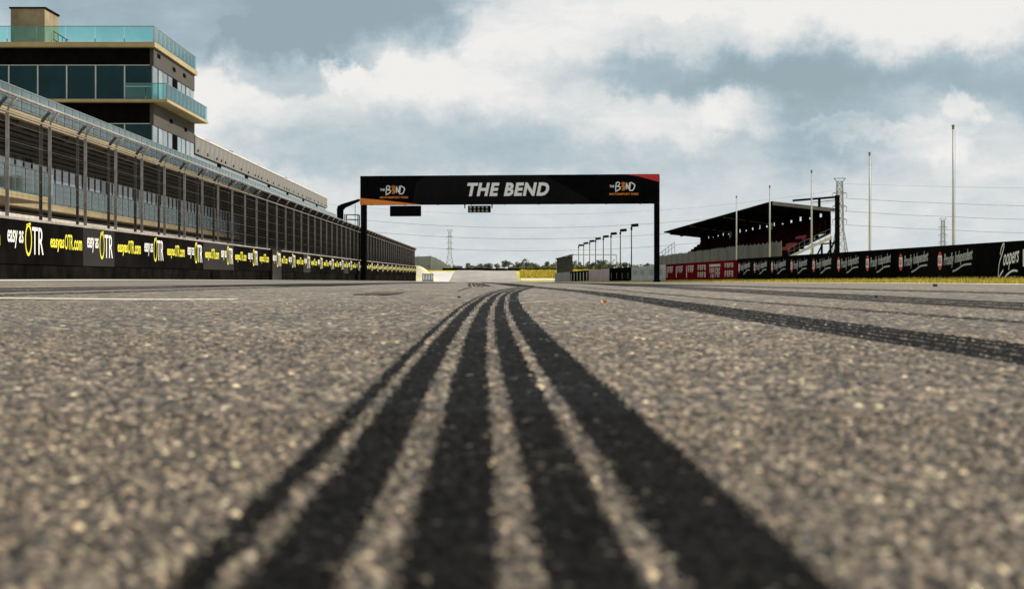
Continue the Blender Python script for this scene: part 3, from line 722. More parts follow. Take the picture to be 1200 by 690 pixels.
balustrade((bx1 - .1, TY0 - .8), (XB(TY1, -23.95), TY1 - .1), 13.2, 1.12, 11, tw)
MB().box(-37.6, -35.05, 153.6, 158.2, 17.41, 20.3).build('roof_box', M_render, tw)
MB().box(-37.7, -34.95, 153.5, 158.3, 20.3, 20.42).build('roof_box_cap', M_black, tw)
b = MB()
for k in range(4): b.bar((-34.9 + k * .33, 156, 17.4), (-34.9 + k * .33, 156, 18.9 - k * .22), .03)
b.bar((-34.95, 156, 18.9), (-33.8, 156, 18.2), .05); b.bar((-34.95, 156, 18.3), (-33.8, 156, 17.6), .05); b.build('roof_stair_rail', M_black, tw)

# ------------------------------------------------------------------ gantry
GL = Vector((-10.79, 145.5, 0)); GR = Vector((10.24, 142.6, 0)); GW = (GR - GL).length; gdir = (GR - GL).normalized(); grot = math.atan2(gdir.y, gdir.x)
gan = thing('start_gantry', 'black start gantry spanning the track with big slanted white letters', 'gantry', (GL.x, GL.y, 0), grot)
GZ0, GZ1 = 5.30, 7.36
def pxx(p): return (p - 422) * GW / 350.0        # along the banner
def pyy(p): return 7.36 - (p - 206.0) * .0600
PB = MB()
ban = MB().box(.02, GW - .02, .04, .9, GZ0 + .02, GZ1 - .02).build('banner', M_banner, gan, True)
for k in range(7): MB().box(k * GW / 7 + .008, (k + 1) * GW / 7 - .008, 0, .035, GZ0, GZ1).build('panel', M_banner, ban, True)
bk = MB()
for x in np.arange(.6, GW, 2.4): bk.box(x, x + .1, .9, 1.0, GZ0, GZ1)
bk.build('back_frame', M_black, gan, True)
for (x0, x1) in ((0.0, .37), (GW - .37, GW)):
    p_ = MB().box(x0, x1, .2, .62, -.25, GZ0).build('column', M_black, gan, True)
    MB().box(x0 - .05, x1 + .05, .1, .75, -.3, -.03).build('base_plate', M_black, p_, True)
def ban_part(name, mb, m, z):
    b = MB(); b.v = [(q[0], -q[2] - z, q[1]) for q in mb.v]; b.f = mb.f; return b.build(name, m, ban, True)
b = MB(); put_text(b, 'THE BEND', pxx(549), pxx(645), pyy(230.6), pyy(214.9), .045, .22); ban_part('lettering', b, M_white, .012)
b = MB(); b.v = [(0, GZ0 + .02, 0), (pxx(494), GZ0 + .02, 0), (pxx(455), GZ0 + .30, 0), (0.0, pyy(232), 0)]; b.f = [(0, 1, 2, 3)]; ban_part('orange_flash', b, M_orange, .008)
b = MB(); b.v = [(pxx(733), GZ1 - .02, 0), (pxx(748), pyy(208.5), 0), (GW - .02, pyy(215), 0), (GW - .02, GZ1 - .02, 0)]; b.f = [(0, 1, 2, 3)]; ban_part('red_flash', b, M_red, .008)
b = MB(); b.v = [(pxx(484), GZ0 + .02, 0), (pxx(700), GZ0 + .02, 0), (pxx(640), GZ1 - .02, 0), (pxx(500), GZ1 - .02, 0), (pxx(489), pyy(214), 0)]; b.f = [(0, 1, 2, 3, 4)]; ban_part('charcoal_flash', b, M_banner2, .005)
def logo(ox, oy):
    """hand drawn word mark; coordinates in px of a ten times enlarged view"""
    def q(p): return (pxx(ox) + p[0] * .0061, pyy(oy) - p[1] * .0061)
    a = MB()
    put_text(a, 'THE', *[v for v in (q((-2, 0))[0], q((52, 0))[0], q((0, 62))[1], q((0, 36))[1])], .03, .1)
    for s_, wd in (([(75, 8), (70, 45), (66, 92)], 11), ([(70, 12), (95, 2), (112, 16), (104, 36), (78, 50)], 11), ([(78, 50), (112, 54), (120, 72), (100, 90), (62, 108)], 12),
                   ([(188, 84), (190, 8)], 11), ([(188, 8), (218, 84)], 13), ([(218, 84), (226, 6)], 10), ([(240, 4), (272, 22), (286, 40), (274, 78), (258, 96), (222, 96)], 12), ([(238, 6), (232, 60), (226, 92)], 10)):
        stroke(a, [q(p) for p in (smooth_pts(s_, 4) if len(s_) > 3 else s_)], wd * .0061)
    ban_part('logo', a, M_white, .013)
    a = MB()
    for s_, wd in (([(132, 10), (150, 30), (142, 50), (158, 66), (140, 96)], 12), ([(172, 6), (152, 40), (170, 60), (162, 98)], 12), ([(128, 56), (182, 40)], 9), ([(140, 24), (176, 20)], 9), ([(150, -2), (160, 20)], 10)):
        stroke(a, [q(p) for p in s_], wd * .0061)
    ban_part('logo_figure', a, M_orange, .016)
    a = MB(); put_text(a, 'MOTORSPORT PARK', q((-6, 0))[0], q((332, 0))[0], q((0, 150))[1], q((0, 126))[1], .03, .1)
    ban_part('lettering', a, M_orange, .016)
logo(446.2, 217.5); logo(715.3, 215.0)
b = MB().box(pxx(457), pxx(493), .15, .55, 4.50, 5.24).build('sign_box', M_black, gan, True)
MB().box(pxx(457) + .05, pxx(493) - .05, .13, .149, 4.55, 5.19).build('sign_face', M_dark, b, True)
lb = MB().box(pxx(549.5), pxx(575.5), .15, .5, 4.74, 5.22).build('start_lights', M_black, gan, True)
M_lens = mat('unlit_lens', (.30, .29, .22), .4, var=.4, vscale=8)
ln = MB(); cx = [(math.cos(a * math.pi / 4) * .085, math.sin(a * math.pi / 4) * .085) for a in range(8)]
for k in range(5):
    for j in range(2):
        b = MB(); X_ = pxx(549.5) + .19 + k * .29; Z_ = 4.86 + j * .23
        b.prism([(X_ + p[0], Z_ + p[1]) for p in cx], 'y', .11, .149); b.build('lens', M_lens, lb, True)
for x in (545, 577): MB().box(pxx(x), pxx(x) + .07, .2, .3, 5.05, 5.31).build('hook', M_black, gan, True)

# ------------------------------------------------------------------ right hand wall
def XR(y): return 15.75 - .03025 * y
RD = Vector((.03025, -1, 0)).normalized()          # reading direction: towards the camera
def rwseg(mb, y0, y1, t, z0, z1, o=0.0):
    """y1 < y0; slab of thickness t behind the face"""
    return mb.hexa([(XR(y0) - o, y0, z0), (XR(y1) - o, y1, z0), (XR(y1) - o + t, y1, z0), (XR(y0) - o + t, y0, z0), (XR(y0) - o, y0, z1), (XR(y1) - o, y1, z1), (XR(y1) - o + t, y1, z1), (XR(y0) - o + t, y0, z1)])
rw = thing('trackside_wall', 'low black board wall with red shop logos and grey script on the grass side', 'wall', (XR(70), 70, gs(XR(70), 70)))
y = 111.9; k = 0
edges = [112.15]
while edges[-1] > 36: edges.append(edges[-1] - 5.88 / 2 if edges[-1] > 60 else edges[-1] - 3.6)
for a, b_ in zip(edges[:-1], edges[1:]):
    b = MB(); rwseg(b, a, b_ + .012, .14, gs(XR(a), a) - .12, 1.135); b.build('board', M_boardr, rw)
b = MB(); rwseg(b, 111.9, 36, .18, 1.137, 1.165, .02); b.build('top_trim', M_black, rw)
starts = [66.1 + 5.72 * i for i in range(9)]
for i, y in enumerate(starts):                     # y of the left edge of each red oval (far side)
    y = y + .0
    o0 = (XR(y) - .004, y, 0); zz = .02
    a = MB(); n = 14; i0 = 0
    ov = [(.28 + .30 * math.cos(6.283 * q / n), .68 + .30 * math.sin(6.283 * q / n)) for q in range(n)]
    a.v = [(p[0], p[1], 0) for p in ov]; a.f = [tuple(range(n))]; flat_part('red_oval', a, M_red, rw, o0, RD)
    a = MB(); a.v = [(.02, .53, .004), (.54, .53, .004), (.54, .85, .004), (.02, .85, .004)]; a.f = [(0, 1, 2, 3)]; flat_part('white_box', a, M_white, rw, o0, RD)
    a = MB(); put_text(a, 'IGA', .08, .48, .58, .80, .03, 0, 0, .008); flat_part('lettering', a, M_red, rw, o0, RD)
    a = MB(); put_text(a, 'Proudly', .80, 2.10, .42, .90, .022, .35, .04, .004); put_text(a, 'Independent', 2.22, 4.40, .50, .95, .024, .35, .10, .004)
    stroke(a, [(p[0], p[1]) for p in smooth_pts([(1.95, .34), (2.5, .40), (3.3, .53), (4.25, .56)], 4)], .055, .004)
    flat_part('lettering', a, M_grey, rw, o0, RD)
o0 = (XR(58.9) - .004, 58.9, 0)
a = MB()
stroke(a, smooth_pts([(.30, .80), (.42, .98), (.62, 1.10), (.72, 1.08), (.55, .86), (.22, .58), (.10, .28), (.14, .13), (.30, .22), (.62, .36)], 5), .055, .004)
put_text(a, 'oopers', .62, 2.25, .33, .80, .014, .4, .10, .004)
stroke(a, smooth_pts([(.75, .14), (1.1, .25), (1.6, .34), (2.1, .33)], 4), [.02] + [.06] * 11 + [.03], .004)
flat_part('lettering', a, M_white, rw, o0, RD)
a = MB(); a.v = [(2.62, .45, .004), (4.4, .45, .004), (4.4, .92, .004), (2.62, .92, .004)]; a.f = [(0, 1, 2, 3)]; flat_part('white_block', a, M_white, rw, o0, RD)

# coloured boards continuing to the crest: (px, depth, top)
RP = [(12.33, 112.2, 1.13), (11.33, 151, 1.12), (10.5, 180, 1.085), (9.36, 197, 1.04), (7.9, 211, .93), (6.4, 226, .80), (4.9, 235, .68)]
def board_run(name, label, mlist, i0, i1, nseg, trim, deco):
    (xa, ya, za), (xb, yb, zb) = RP[i0], RP[i1]
    root = thing(name, label, 'barrier', ((xa + xb) / 2, (ya + yb) / 2, gs((xa + xb) / 2, (ya + yb) / 2)))
    for k in range(nseg):
        t0, t1 = k / nseg, (k + 1) / nseg
        p = [xa + (xb - xa) * t0, ya + (yb - ya) * t0, za + (zb - za) * t0]; q = [xa + (xb - xa) * t1, ya + (yb - ya) * t1, za + (zb - za) * t1]
        d_ = Vector((q[0] - p[0], q[1] - p[1], 0)).normalized(); nn = Vector((d_.y, -d_.x, 0)) * .12; e = d_ * .03
        z0 = gs(p[0], p[1]) - .1
        pn = MB().hexa([(p[0], p[1], z0), (q[0] - e.x, q[1] - e.y, z0), (q[0] - e.x + nn.x, q[1] - e.y + nn.y, z0), (p[0] + nn.x, p[1] + nn.y, z0), (p[0], p[1], p[2]), (q[0] - e.x, q[1] - e.y, q[2]), (q[0] - e.x + nn.x, q[1] - e.y + nn.y, q[2]), (p[0] + nn.x, p[1] + nn.y, p[2])]).build('board', mlist[k % len(mlist)], root)
        if deco:
            L = (Vector(q) - Vector(p)).length; rd = -d_; zb0 = z0 + .1
            a = MB(); deco(a, L, zb0, q[2], k)
            if a.v: flat_part('printed_logo', a, deco.m, pn, (q[0] - e.x + rd.y * 0, q[1] - e.y, 0), rd)
    return root
def rect(a, x0, x1, y0, y1, z=.012): i = len(a.v); a.v += [(x0, y0, z), (x1, y0, z), (x1, y1, z), (x0, y1, z)]; a.f.append((i, i + 1, i + 2, i + 3))
def glyphs(a, x0, x1, y0, y1, n):
    """row of short upright bars, like small print seen from far"""
    s_ = (x1 - x0) / n
    for j in range(n):
        xx = x0 + j * s_; rect(a, xx, xx + s_ * .3, y0, y1); rect(a, xx, xx + s_ * .72, y1 - (y1 - y0) * .22, y1, .013)
        if j % 2: rect(a, xx + s_ * .45, xx + s_ * .72, y0, y1, .014)
        else: rect(a, xx, xx + s_ * .72, y0 + (y1 - y0) * .35, y0 + (y1 - y0) * .55, .015)
def deco_red(a, L, z0, z1, k):
    z0 = -.05
    if k == 0: glyphs(a, L * .2, L * .8, .72, .98, 4); glyphs(a, L * .2, L * .8, .2, .55, 4)
    elif k == 1: rect(a, L * .08, L * .9, .80, .95); glyphs(a, L * .1, L * .5, .42, .72, 4); glyphs(a, L * .55, L * .9, .18, .72, 3); glyphs(a, L * .18, L * .5, .15, .36, 3)
    elif k == 2: glyphs(a, L * .15, L * .85, .62, .95, 4); glyphs(a, L * .15, L * .85, .18, .5, 4)
    else: rect(a, L * .12, L * .2, .15, .95); glyphs(a, L * .28, L * .85, .5, .95, 3)
deco_red.m = mat('faded_pink_white', (.55, .42, .40), .5, var=.12)
board_run('red_barrier', 'maroon sponsor barrier with faded white print beyond the black wall', [M_maroon], 0, 1, 6, None, deco_red)
def deco_pale(a, L, z0, z1, k): glyphs(a, L * .2, L * .8, .35, .80, 3)
deco_pale.m = mat('faded_grey_print', (.24, .28, .25), .6, var=.15)
board_run('pale_barrier', 'pale green grey barrier with four faded prints beside the gantry column', [M_pale], 1, 2, 4, None, deco_pale)
def deco_dk(a, L, z0, z1, k): rect(a, L * .38, L * .46, .05, .6)
deco_dk.m = mat('dull_olive_print', (.10, .10, .06), .6)
board_run('dark_barrier', 'near black barrier between the pale one and the pink one', [M_boardr], 2, 3, 4, None, deco_dk)
M_pinkb = mat('dusty_pink_board', (.42, .30, .31), .6, var=.15)
board_run('pink_barrier', 'dusty pink barrier between two black ones', [M_pinkb], 3, 4, 3, None, None)
def deco_tyre(a, L, z0, z1, k): rect(a, L * .3, L * .55, z0 + .15, z1 - .15)
deco_tyre.m = M_pale
board_run('striped_barrier', 'black barrier with upright pale stripes', [M_boardr], 4, 5, 6, None, deco_tyre)
board_run('grey_barrier', 'plain grey barrier under the small dark hut', [mat('mid_grey_board', (.22, .235, .225), .6, var=.15)], 5, 6, 2, None, None)

# end panel on the left, at the end of the black wall
ep = thing('end_barrier', 'small pale barrier with grey lilac print at the far end of the pit wall', 'barrier', (-10.8, 262, gs(-10.8, 262)))
pn = MB().box(-11.5, -10.05, 262, 262.15, -.45, .68).build('board', mat('lilac_board', (.34, .33, .40), .6, var=.2), ep)
a = MB()
for k in range(4): rect(a, .1 + k * .35, .3 + k * .35, -.1, .5)
b = MB(); b.v = [(-11.5 + q[0], 262 - q[2], q[1]) for q in a.v]; b.f = a.f; b.build('printed_logo', M_white, pn)

# ------------------------------------------------------------------ grass verge blades
def blades(name, label, n, fx, y0, y1, h, m, wdt=.02, power=1.0):
    V_ = np.zeros((n * 3, 3)); u = rng.random(n) ** power; Y = y0 + (y1 - y0) * u; X = fx(Y, rng.random(n)); Z = g(X, Y) - .055
    cl = .55 + .9 * (np.sin(X * 3.1 + Y * .9) * np.sin(Y * .37 + 1.3) * .5 + .5)
    hh = h * (.4 + .8 * rng.random(n)) * cl; a = rng.random(n) * 6.283; l = (rng.random((n, 2)) - .5) * hh[:, None] * .9; sw = wdt * (.6 + Y / 120)
    V_[0::3] = np.stack([X - np.cos(a) * sw, Y - np.sin(a) * sw, Z], 1); V_[1::3] = np.stack([X + np.cos(a) * sw, Y + np.sin(a) * sw, Z], 1)
    V_[2::3] = np.stack([X + l[:, 0], Y + l[:, 1], Z + hh + .05], 1)
    o = np_obj(name, V_, np.arange(n * 3).reshape(-1, 3), m); tag(o, kind='stuff'); o['label'] = label; return o
def fxr(Y, r):
    xe = np.interp(Y, *RR) + .5; xw = np.where(Y < 112, 15.75 - .03025 * Y, np.interp(Y, [112, 151, 180, 197, 211, 226, 235], [12.33, 11.33, 10.5, 9.36, 7.9, 6.4, 4.9])) - .05
    return xe + (np.maximum(xw, xe + .3) - xe) * r
blades('verge_grass', 'strip of short yellow green grass along the foot of the right hand wall', 80000, fxr, 34, 240, .105, M_blade, .018, 1.15)
blades('bank_grass', 'bright yellow grass on the banks beside the far track', 26000, lambda Y, r: 1.9 + r * 34, 442, 475, .35, M_blade2, .05)
blades('left_bank_grass', 'yellow green grass left of the far track', 8000, lambda Y, r: -19 - r * 20, 400, 475, .3, M_blade2, .05)
# pale mound on the left beyond the wall
def mound(name, label, cx, cy, rx, ry, h, m):
    b = MB(); n = 20
    for j in range(n + 1):
        for i in range(n + 1):
            u = -1 + 2 * i / n; v = -1 + 2 * j / n; r2 = min(1, u * u + v * v); x = cx + u * rx; y = cy + v * ry
            b.v.append((x, y, gs(x, y) - .3 + (h + .25) * (1 - r2) ** .8 * (1 + .08 * math.sin(u * 7 + v * 4))))
    for j in range(n):
        for i in range(n): q = j * (n + 1) + i; b.f.append((q, q + 1, q + n + 2, q + n + 1))
    o = b.build(name, m, None, smooth=True); tag(o, kind='structure'); o['label'] = label
mound('sand_mound', 'pale sandy mound beyond the end of the pit wall', -15.4, 318, 5.0, 8, 3.35, mat('pale_sand', (.62, .57, .38), .9, var=.15, vscale=.5))

# ------------------------------------------------------------------ grandstand
SX, SD, SE = 30.4, 239.0, 397.0
gst = thing('grandstand', 'open roofed grandstand with dark underside and red seats on the right', 'grandstand', (34, 318, 1.5))
def sx(y, o): return SX + o - .005 * (y - SD)
def sseg(mb, y0, y1, oa, ob, za0, zb0, za1, zb1):
    """slab between offsets oa..ob: bottoms za0,zb0 tops za1,zb1"""
    return mb.hexa([(sx(y0, oa), y0, za0), (sx(y0, ob), y0, zb0), (sx(y1, ob), y1, zb0), (sx(y1, oa), y1, za0), (sx(y0, oa), y0, za1), (sx(y0, ob), y0, zb1), (sx(y1, ob), y1, zb1), (sx(y1, oa), y1, za1)])
n = 24; L = (SE - SD) / n
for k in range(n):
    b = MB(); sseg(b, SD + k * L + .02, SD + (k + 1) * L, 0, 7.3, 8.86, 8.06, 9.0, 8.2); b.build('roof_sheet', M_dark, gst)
b = MB(); sseg(b, SD - .25, SD, 0, 7.2, 8.62, 7.82, 9.05, 8.25); b.build('end_fascia', M_roof, gst)
b = MB(); sseg(b, SD, SE, -.18, 0, 8.84, 8.84, 9.06, 9.06); b.build('front_gutter', M_black, gst)
for k in range(12):
    y = SD + 3 + k * 13.2; b = MB(); sseg(b, y, y + .25, .2, 7.2, 8.3, 7.6, 8.86, 8.06); b.build('rafter', M_black, gst)
b = MB(); sseg(b, SD, SE, 3.0, 3.2, 8.1, 8.1, 8.5, 8.5); b.build('purlin', M_black, gst)
# back wall, with open slots under the roof
b = MB(); sseg(b, SD + 30.1, SE, 6.9, 7.15, 1.2, 1.2, 7.45, 7.45); b.build('back_wall', M_dark, gst); b = MB(); sseg(b, SD + 2, SD + 30, 6.9, 7.15, 5.4, 5.4, 7.45, 7.45); b.build('back_wall', M_dark, gst)
y = SD + 2
while y < SE - 4:
    b = MB(); sseg(b, y, y + 5.4, 6.92, 7.13, 7.46, 7.46, 8.05, 8.05); b.build('slot_infill', M_dark, gst); y += 8.4
# near mast, bracket and truss
for j, y in enumerate((SD - .6, SD + 52, SD + 104, SE - 1)):
    m_ = MB().box(sx(y, 7.25), sx(y, 7.75), y, y + .5, .8, 9.75).build('mast', M_black, gst)
    b = MB(); b.bar((sx(y, 7.5), y + .25, 9.55), (sx(y, 2.3), y + .25, 9.12), .17); b.bar((sx(y, 5.4), y + .25, 9.36), (sx(y, 5.4), y + .25, 8.4), .2); b.bar((sx(y, 7.4), y + .25, 9.2), (sx(y, 4.6), y + .25, 8.9), .06); b.build('mast_arm', M_black, m_)
    if 0 < j < 3: MB().bar((sx(y, -.1), y, 8.75), (sx(y, 6.8), y, 7.7), .10).build('strut', M_roof, gst); MB().box(sx(y, 6.6), sx(y, 6.85), y - .3, y + .5, 6.2, 7.9).build('column', M_pole, gst)  # white upright strip stands in for light through a back wall slot
# terraces and seats
nr = 10
for r in range(nr):
    o0 = .9 + r * .58; z = 2.35 + r * .44
    b = MB(); sseg(b, SD + 1, SE - 2, o0, o0 + .60, z - .62, z - .62, z, z); b.build('terrace_step', M_dark if r % 2 else M_base, gst)
    for (ya, yb, m_) in ((SD + 1.6, SD + 9, M_seat if r in (2, 3, 5) else M_seat_shade), (SD + 9.5, SD + 60, M_seat_shade), (SD + 60.5, SE - 4, M_seat_shade)):
        b = MB(); y = ya
        while y < yb:
            if int((y - SD) / 1.0) % 13 < 11: b.hexa([(sx(y, o0 + .1), y, z), (sx(y, o0 + .42), y, z), (sx(y, o0 + .42), y + .46, z), (sx(y, o0 + .1), y + .46, z), (sx(y, o0 + .3), y, z + .62), (sx(y, o0 + .46), y, z + .62), (sx(y, o0 + .46), y + .46, z + .62), (sx(y, o0 + .3), y + .46, z + .62)])
            y += .56 if y < SD + 60 else 1.1
        tag(b.build('seat_row', m_, gst), kind='stuff')
b = MB(); sseg(b, SD - .5, SD + 1, .2, 6.6, 2.1, 5.2, 2.35, 5.45); b.build('end_stringer', M_dark, gst)
# raking stair and truss at the near end
b = MB(); b.hexa([(sx(SD, 1.6), SD - 2.4, 2.35), (sx(SD, 6.6), SD - 2.4, 4.65), (sx(SD, 6.6), SD - .9, 4.65), (sx(SD, 1.6), SD - .9, 2.35), (sx(SD, 1.6), SD - 2.4, 2.6), (sx(SD, 6.6), SD - 2.4, 4.95), (sx(SD, 6.6), SD - .9, 4.95), (sx(SD, 1.6), SD - .9, 2.6)]); b.build('raking_stair', M_cream2, gst)
b = MB(); b.box(sx(SD, -.6), sx(SD, 2.4), SD - 2.4, SD - .6, 2.2, 2.42); b.build('landing', M_cream2, gst)
b = MB()
for o_ in (4.5, 5.6, 6.6): b.bar((sx(SD, o_), SD - 1, 1.0), (sx(SD, o_), SD - 1, 2.35 + (o_ - 1.6) * .46), .16)
for (a0, z0_, a1, z1_) in ((4.5, 1.6, 5.6, 3.9), (5.6, 1.8, 7.2, 4.5), (3.4, 1.4, 4.5, 3.2), (4.5, 4.0, 7.4, 4.2), (6.6, 2.3, 7.4, 3.9)): b.bar((sx(SD, a0), SD - 1, z0_), (sx(SD, a1), SD - 1, z1_), .12)
b.build('stair_truss', M_black, gst)
b = MB()
for k in range(9):
    o_ = 1.6 + k * .6; z_ = 2.6 + k * .276; b.bar((sx(SD, o_), SD - 2.35, z_), (sx(SD, o_), SD - 2.35, z_ + 1.0), .03)
b.bar((sx(SD, 1.6), SD - 2.35, 3.6), (sx(SD, 6.5), SD - 2.35, 5.85), .035); b.bar((sx(SD, 1.6), SD - 2.35, 3.1), (sx(SD, 6.5), SD - 2.35, 5.35), .02); b.build('stair_rail', M_roof, gst)
# far end stair rails
b = MB()
for k in range(7): b.bar((sx(SE, -1.5 + k * .6), SE + 2, 2.4 + k * .45), (sx(SE, -1.5 + k * .6), SE + 2, 4.4 + k * .45), .05)
b.bar((sx(SE, -1.5), SE + 2, 4.4), (sx(SE, 2.1), SE + 2, 7.1), .06); b.bar((sx(SE, -1.5), SE + 2, 3.6), (sx(SE, 2.1), SE + 2, 6.3), .05); b.build('end_rail', M_roof, gst)
# screened fence in front of the stand
sf = thing('screened_fence', 'grey shade cloth fence on posts in front of the grandstand', 'fence', (28, 290, 1.0))
y = 213.0; k = 0
while y < 396:
    L = 3.9; x = 28 - .0 * y; zt = float(np.interp(y, [200, 250, 384], [3.75, 4.05, 4.25])) + random.uniform(-.06, .06)
    MB().box(x, x + .04, y + .06, y + L - .04, 1.25, zt).build('panel', M_shade2 if k % 3 == 1 else M_shade, sf)
    MB().tube([(x, y, .2), (x, y, zt + .12)], .05, 6).build('post', M_roof, sf); y += L; k += 1
MB().tube([(28, 213, 1.22), (28, 396, 1.22)], .04, 6).build('rail', M_roof, sf)

# ------------------------------------------------------------------ flag poles
fl = [(1117, 147, 'tallest white flagpole, farthest right behind the black wall'), (1019, 179, 'white flagpole standing just right of the lattice pylon'),
      (951, 200, 'white flagpole crossing the near end of the grandstand roof'), (902, 218, 'white flagpole standing before the near corner of the grandstand roof'), (863, 230, 'shortest looking white flagpole before the far half of the grandstand')]
me = MB().tube([(0, 0, -1), (0, 0, 4), (0, 0, 8.86)], .082, 10, .05).mesh('shaft'); me.materials.append(M_pole); me.polygons.foreach_set('use_smooth', [True] * len(me.polygons))
tp = MB().tube([(0, 0, 8.75), (0, 0, 8.92)], .075, 8); tp.tube([(0, 0, 8.92), (0, 0, 9.0)], .095, 8); tm = tp.mesh('truck'); tm.materials.append(M_roof)
hm = MB().bar((.09, -.05, 1.2), (.09, -.05, 8.7), .012).mesh('halyard'); hm.materials.append(M_roof)
for (px, py, lab) in fl:
    D = (9 - EYE) * F / (326 - py); X = (px - 600) * D / F
    t = thing('flagpole', lab, 'flagpole', (X, D, 0), 0, 'flagpoles behind the trackside wall'); inst('shaft', me, t); inst('truck', tm, t); inst('halyard', hm, t)

# ------------------------------------------------------------------ lamp posts
nth = ['nearest', 'second', 'third', 'fourth', 'fifth', 'sixth', 'seventh', 'farthest']
sm = MB().tube([(0, 0, 0), (0, 0, 10)], .13, 8, .09); s1 = sm.mesh('pole'); s1.materials.append(M_hut)
hd = MB().prism([(.1, 9.45), (1.3, 9.55), (1.25, 10.1), (.1, 10.0)], 'y', -.3, .3); hd = hd.mesh('lamp_head'); hd.materials.append(M_black)
bkx = MB().box(-.18, .18, -.12, .12, 8.9, 9.4).mesh('control_box'); bkx.materials.append(M_black)
for k, (px, hpx) in enumerate(((740, 63), (727, 57), (716, 53), (707, 49.5), (698, 47), (691, 44), (684, 41.5), (678, 39))):
    D = 9.86 * F / hpx; X = (px - 600) * D / F
    t = thing('lamp_post', nth[k] + ' of the row of lamp posts behind the coloured barriers, counted from the gantry column', 'lamp post', (X, D, 0), 0, 'floodlight posts in a row')
    inst('pole', s1, t); inst('lamp_head', hd, t); inst('control_box', bkx, t)

# ------------------------------------------------------------------ hut, thin frame, bent arm, stand
hut = thing('marshal_hut', 'small dark grey hut with sloping roof behind the grey barrier', 'hut', (6.4, 250, -.4))
MB().prism([(5.5, -.6), (7.4, -.6), (7.4, 2.88), (5.5, 2.42)], 'y', 250, 252.2).build('wall', M_hut, hut)
MB().prism([(5.35, 2.39), (7.5, 2.93), (7.5, 3.05), (5.35, 2.51)], 'y', 249.8, 252.4).build('roof', M_black, hut)
MB().box(5.9, 6.7, 249.96, 249.99, -.4, 1.75).build('door', M_hut, hut)
fr = thing('far_frame', 'thin steel goal shaped frame behind the lamp posts', 'frame', (13, 330, -1.7))
b = MB(); b.tube([(9.2, 330, 3.85), (16.8, 330, 3.85)], .06, 6); b.build('crossbar', M_galv, fr)
for x in (9.2, 16.8): MB().tube([(x, 330, -1.8), (x, 330, 3.85)], .06, 6).build('post', M_galv, fr)
arm = thing('bent_arm', 'black bent steel arm rising behind the debris fence beside the gantry', 'arm', (-12.2, 145, 0))
MB().prism([(-12.42, 0), (-12.0, 0), (-12.0, 4.95), (-11.85, 5.12), (-10.84, 5.58), (-10.84, 5.74), (-12.1, 5.36), (-12.36, 5.22), (-12.42, 5.0)], 'y', 145.2, 145.9).build('arm', M_black, arm)
MB().box(-12.7, -11.7, 145, 146.1, 0, .12).build('base_plate', M_black, arm)
psd = thing('observation_stand', 'small railed platform with a thin antenna behind the fence at the gantry', 'platform', (-11.6, 149, 0))
MB().box(-12.2, -11.1, 148.3, 150, 3.7, 3.8).build('deck', M_black, psd)
for x in (-12.15, -11.2):
    for y in (148.4, 149.9): MB().box(x, x + .07, y, y + .07, 0, 4.75).build('leg', M_black, psd)
b = MB()
for z in (4.35, 4.72): b.bar((-12.15, 148.4, z), (-11.15, 148.4, z), .03); b.bar((-12.15, 149.9, z), (-11.15, 149.9, z), .03)
b.build('railing', M_galv, psd); MB().bar((-11.45, 149.5, 3.8), (-11.45, 149.5, 5.5), .025).build('antenna', M_black, psd)

# curving mesh fence beyond the pit wall
cf = thing('curved_fence', 'dark green mesh fence curving away beyond the end of the pit wall', 'fence', (-15, 400, 0))
pl = [(-25, 476), (-21.9, 479), (-19.2, 482), (-18.6, 500), (-18.2, 520), (-18.3, 545), (-18.6, 580), (-19.3, 640)]
pt = [5.0, 5.1, 5.25, 5.0, 4.6, 4.35, 4.0, 3.4]
for j, ((a, b_), (c, e)) in enumerate(zip(pl[:-1], pl[1:])):
    za = pt[j]; zc = pt[j + 1]; MB().hexa([(a, b_, gs(a, b_) - .2), (c, e, gs(c, e) - .2), (c - .05, e, gs(c, e) - .2), (a - .05, b_, gs(a, b_) - .2), (a, b_, za), (c, e, zc), (c - .05, e, zc), (a - .05, b_, za)]).build('panel', M_greencloth, cf)
    MB().tube([(a, b_, gs(a, b_) - .2), (a, b_, za + .15)], .07, 6).build('post', M_roof, cf)

# dark barrier along the top of the far track
db = thing('tyre_barrier', 'low black barrier across the top of the far rising track', 'barrier', (0, 540, 2.0))
for k in range(40):
    x = -22 + k * 1.6; MB().box(x, x + 1.56, 538, 539, gs(x, 538) - .2, gs(x, 538) + .62).build('block', M_boardr, db)

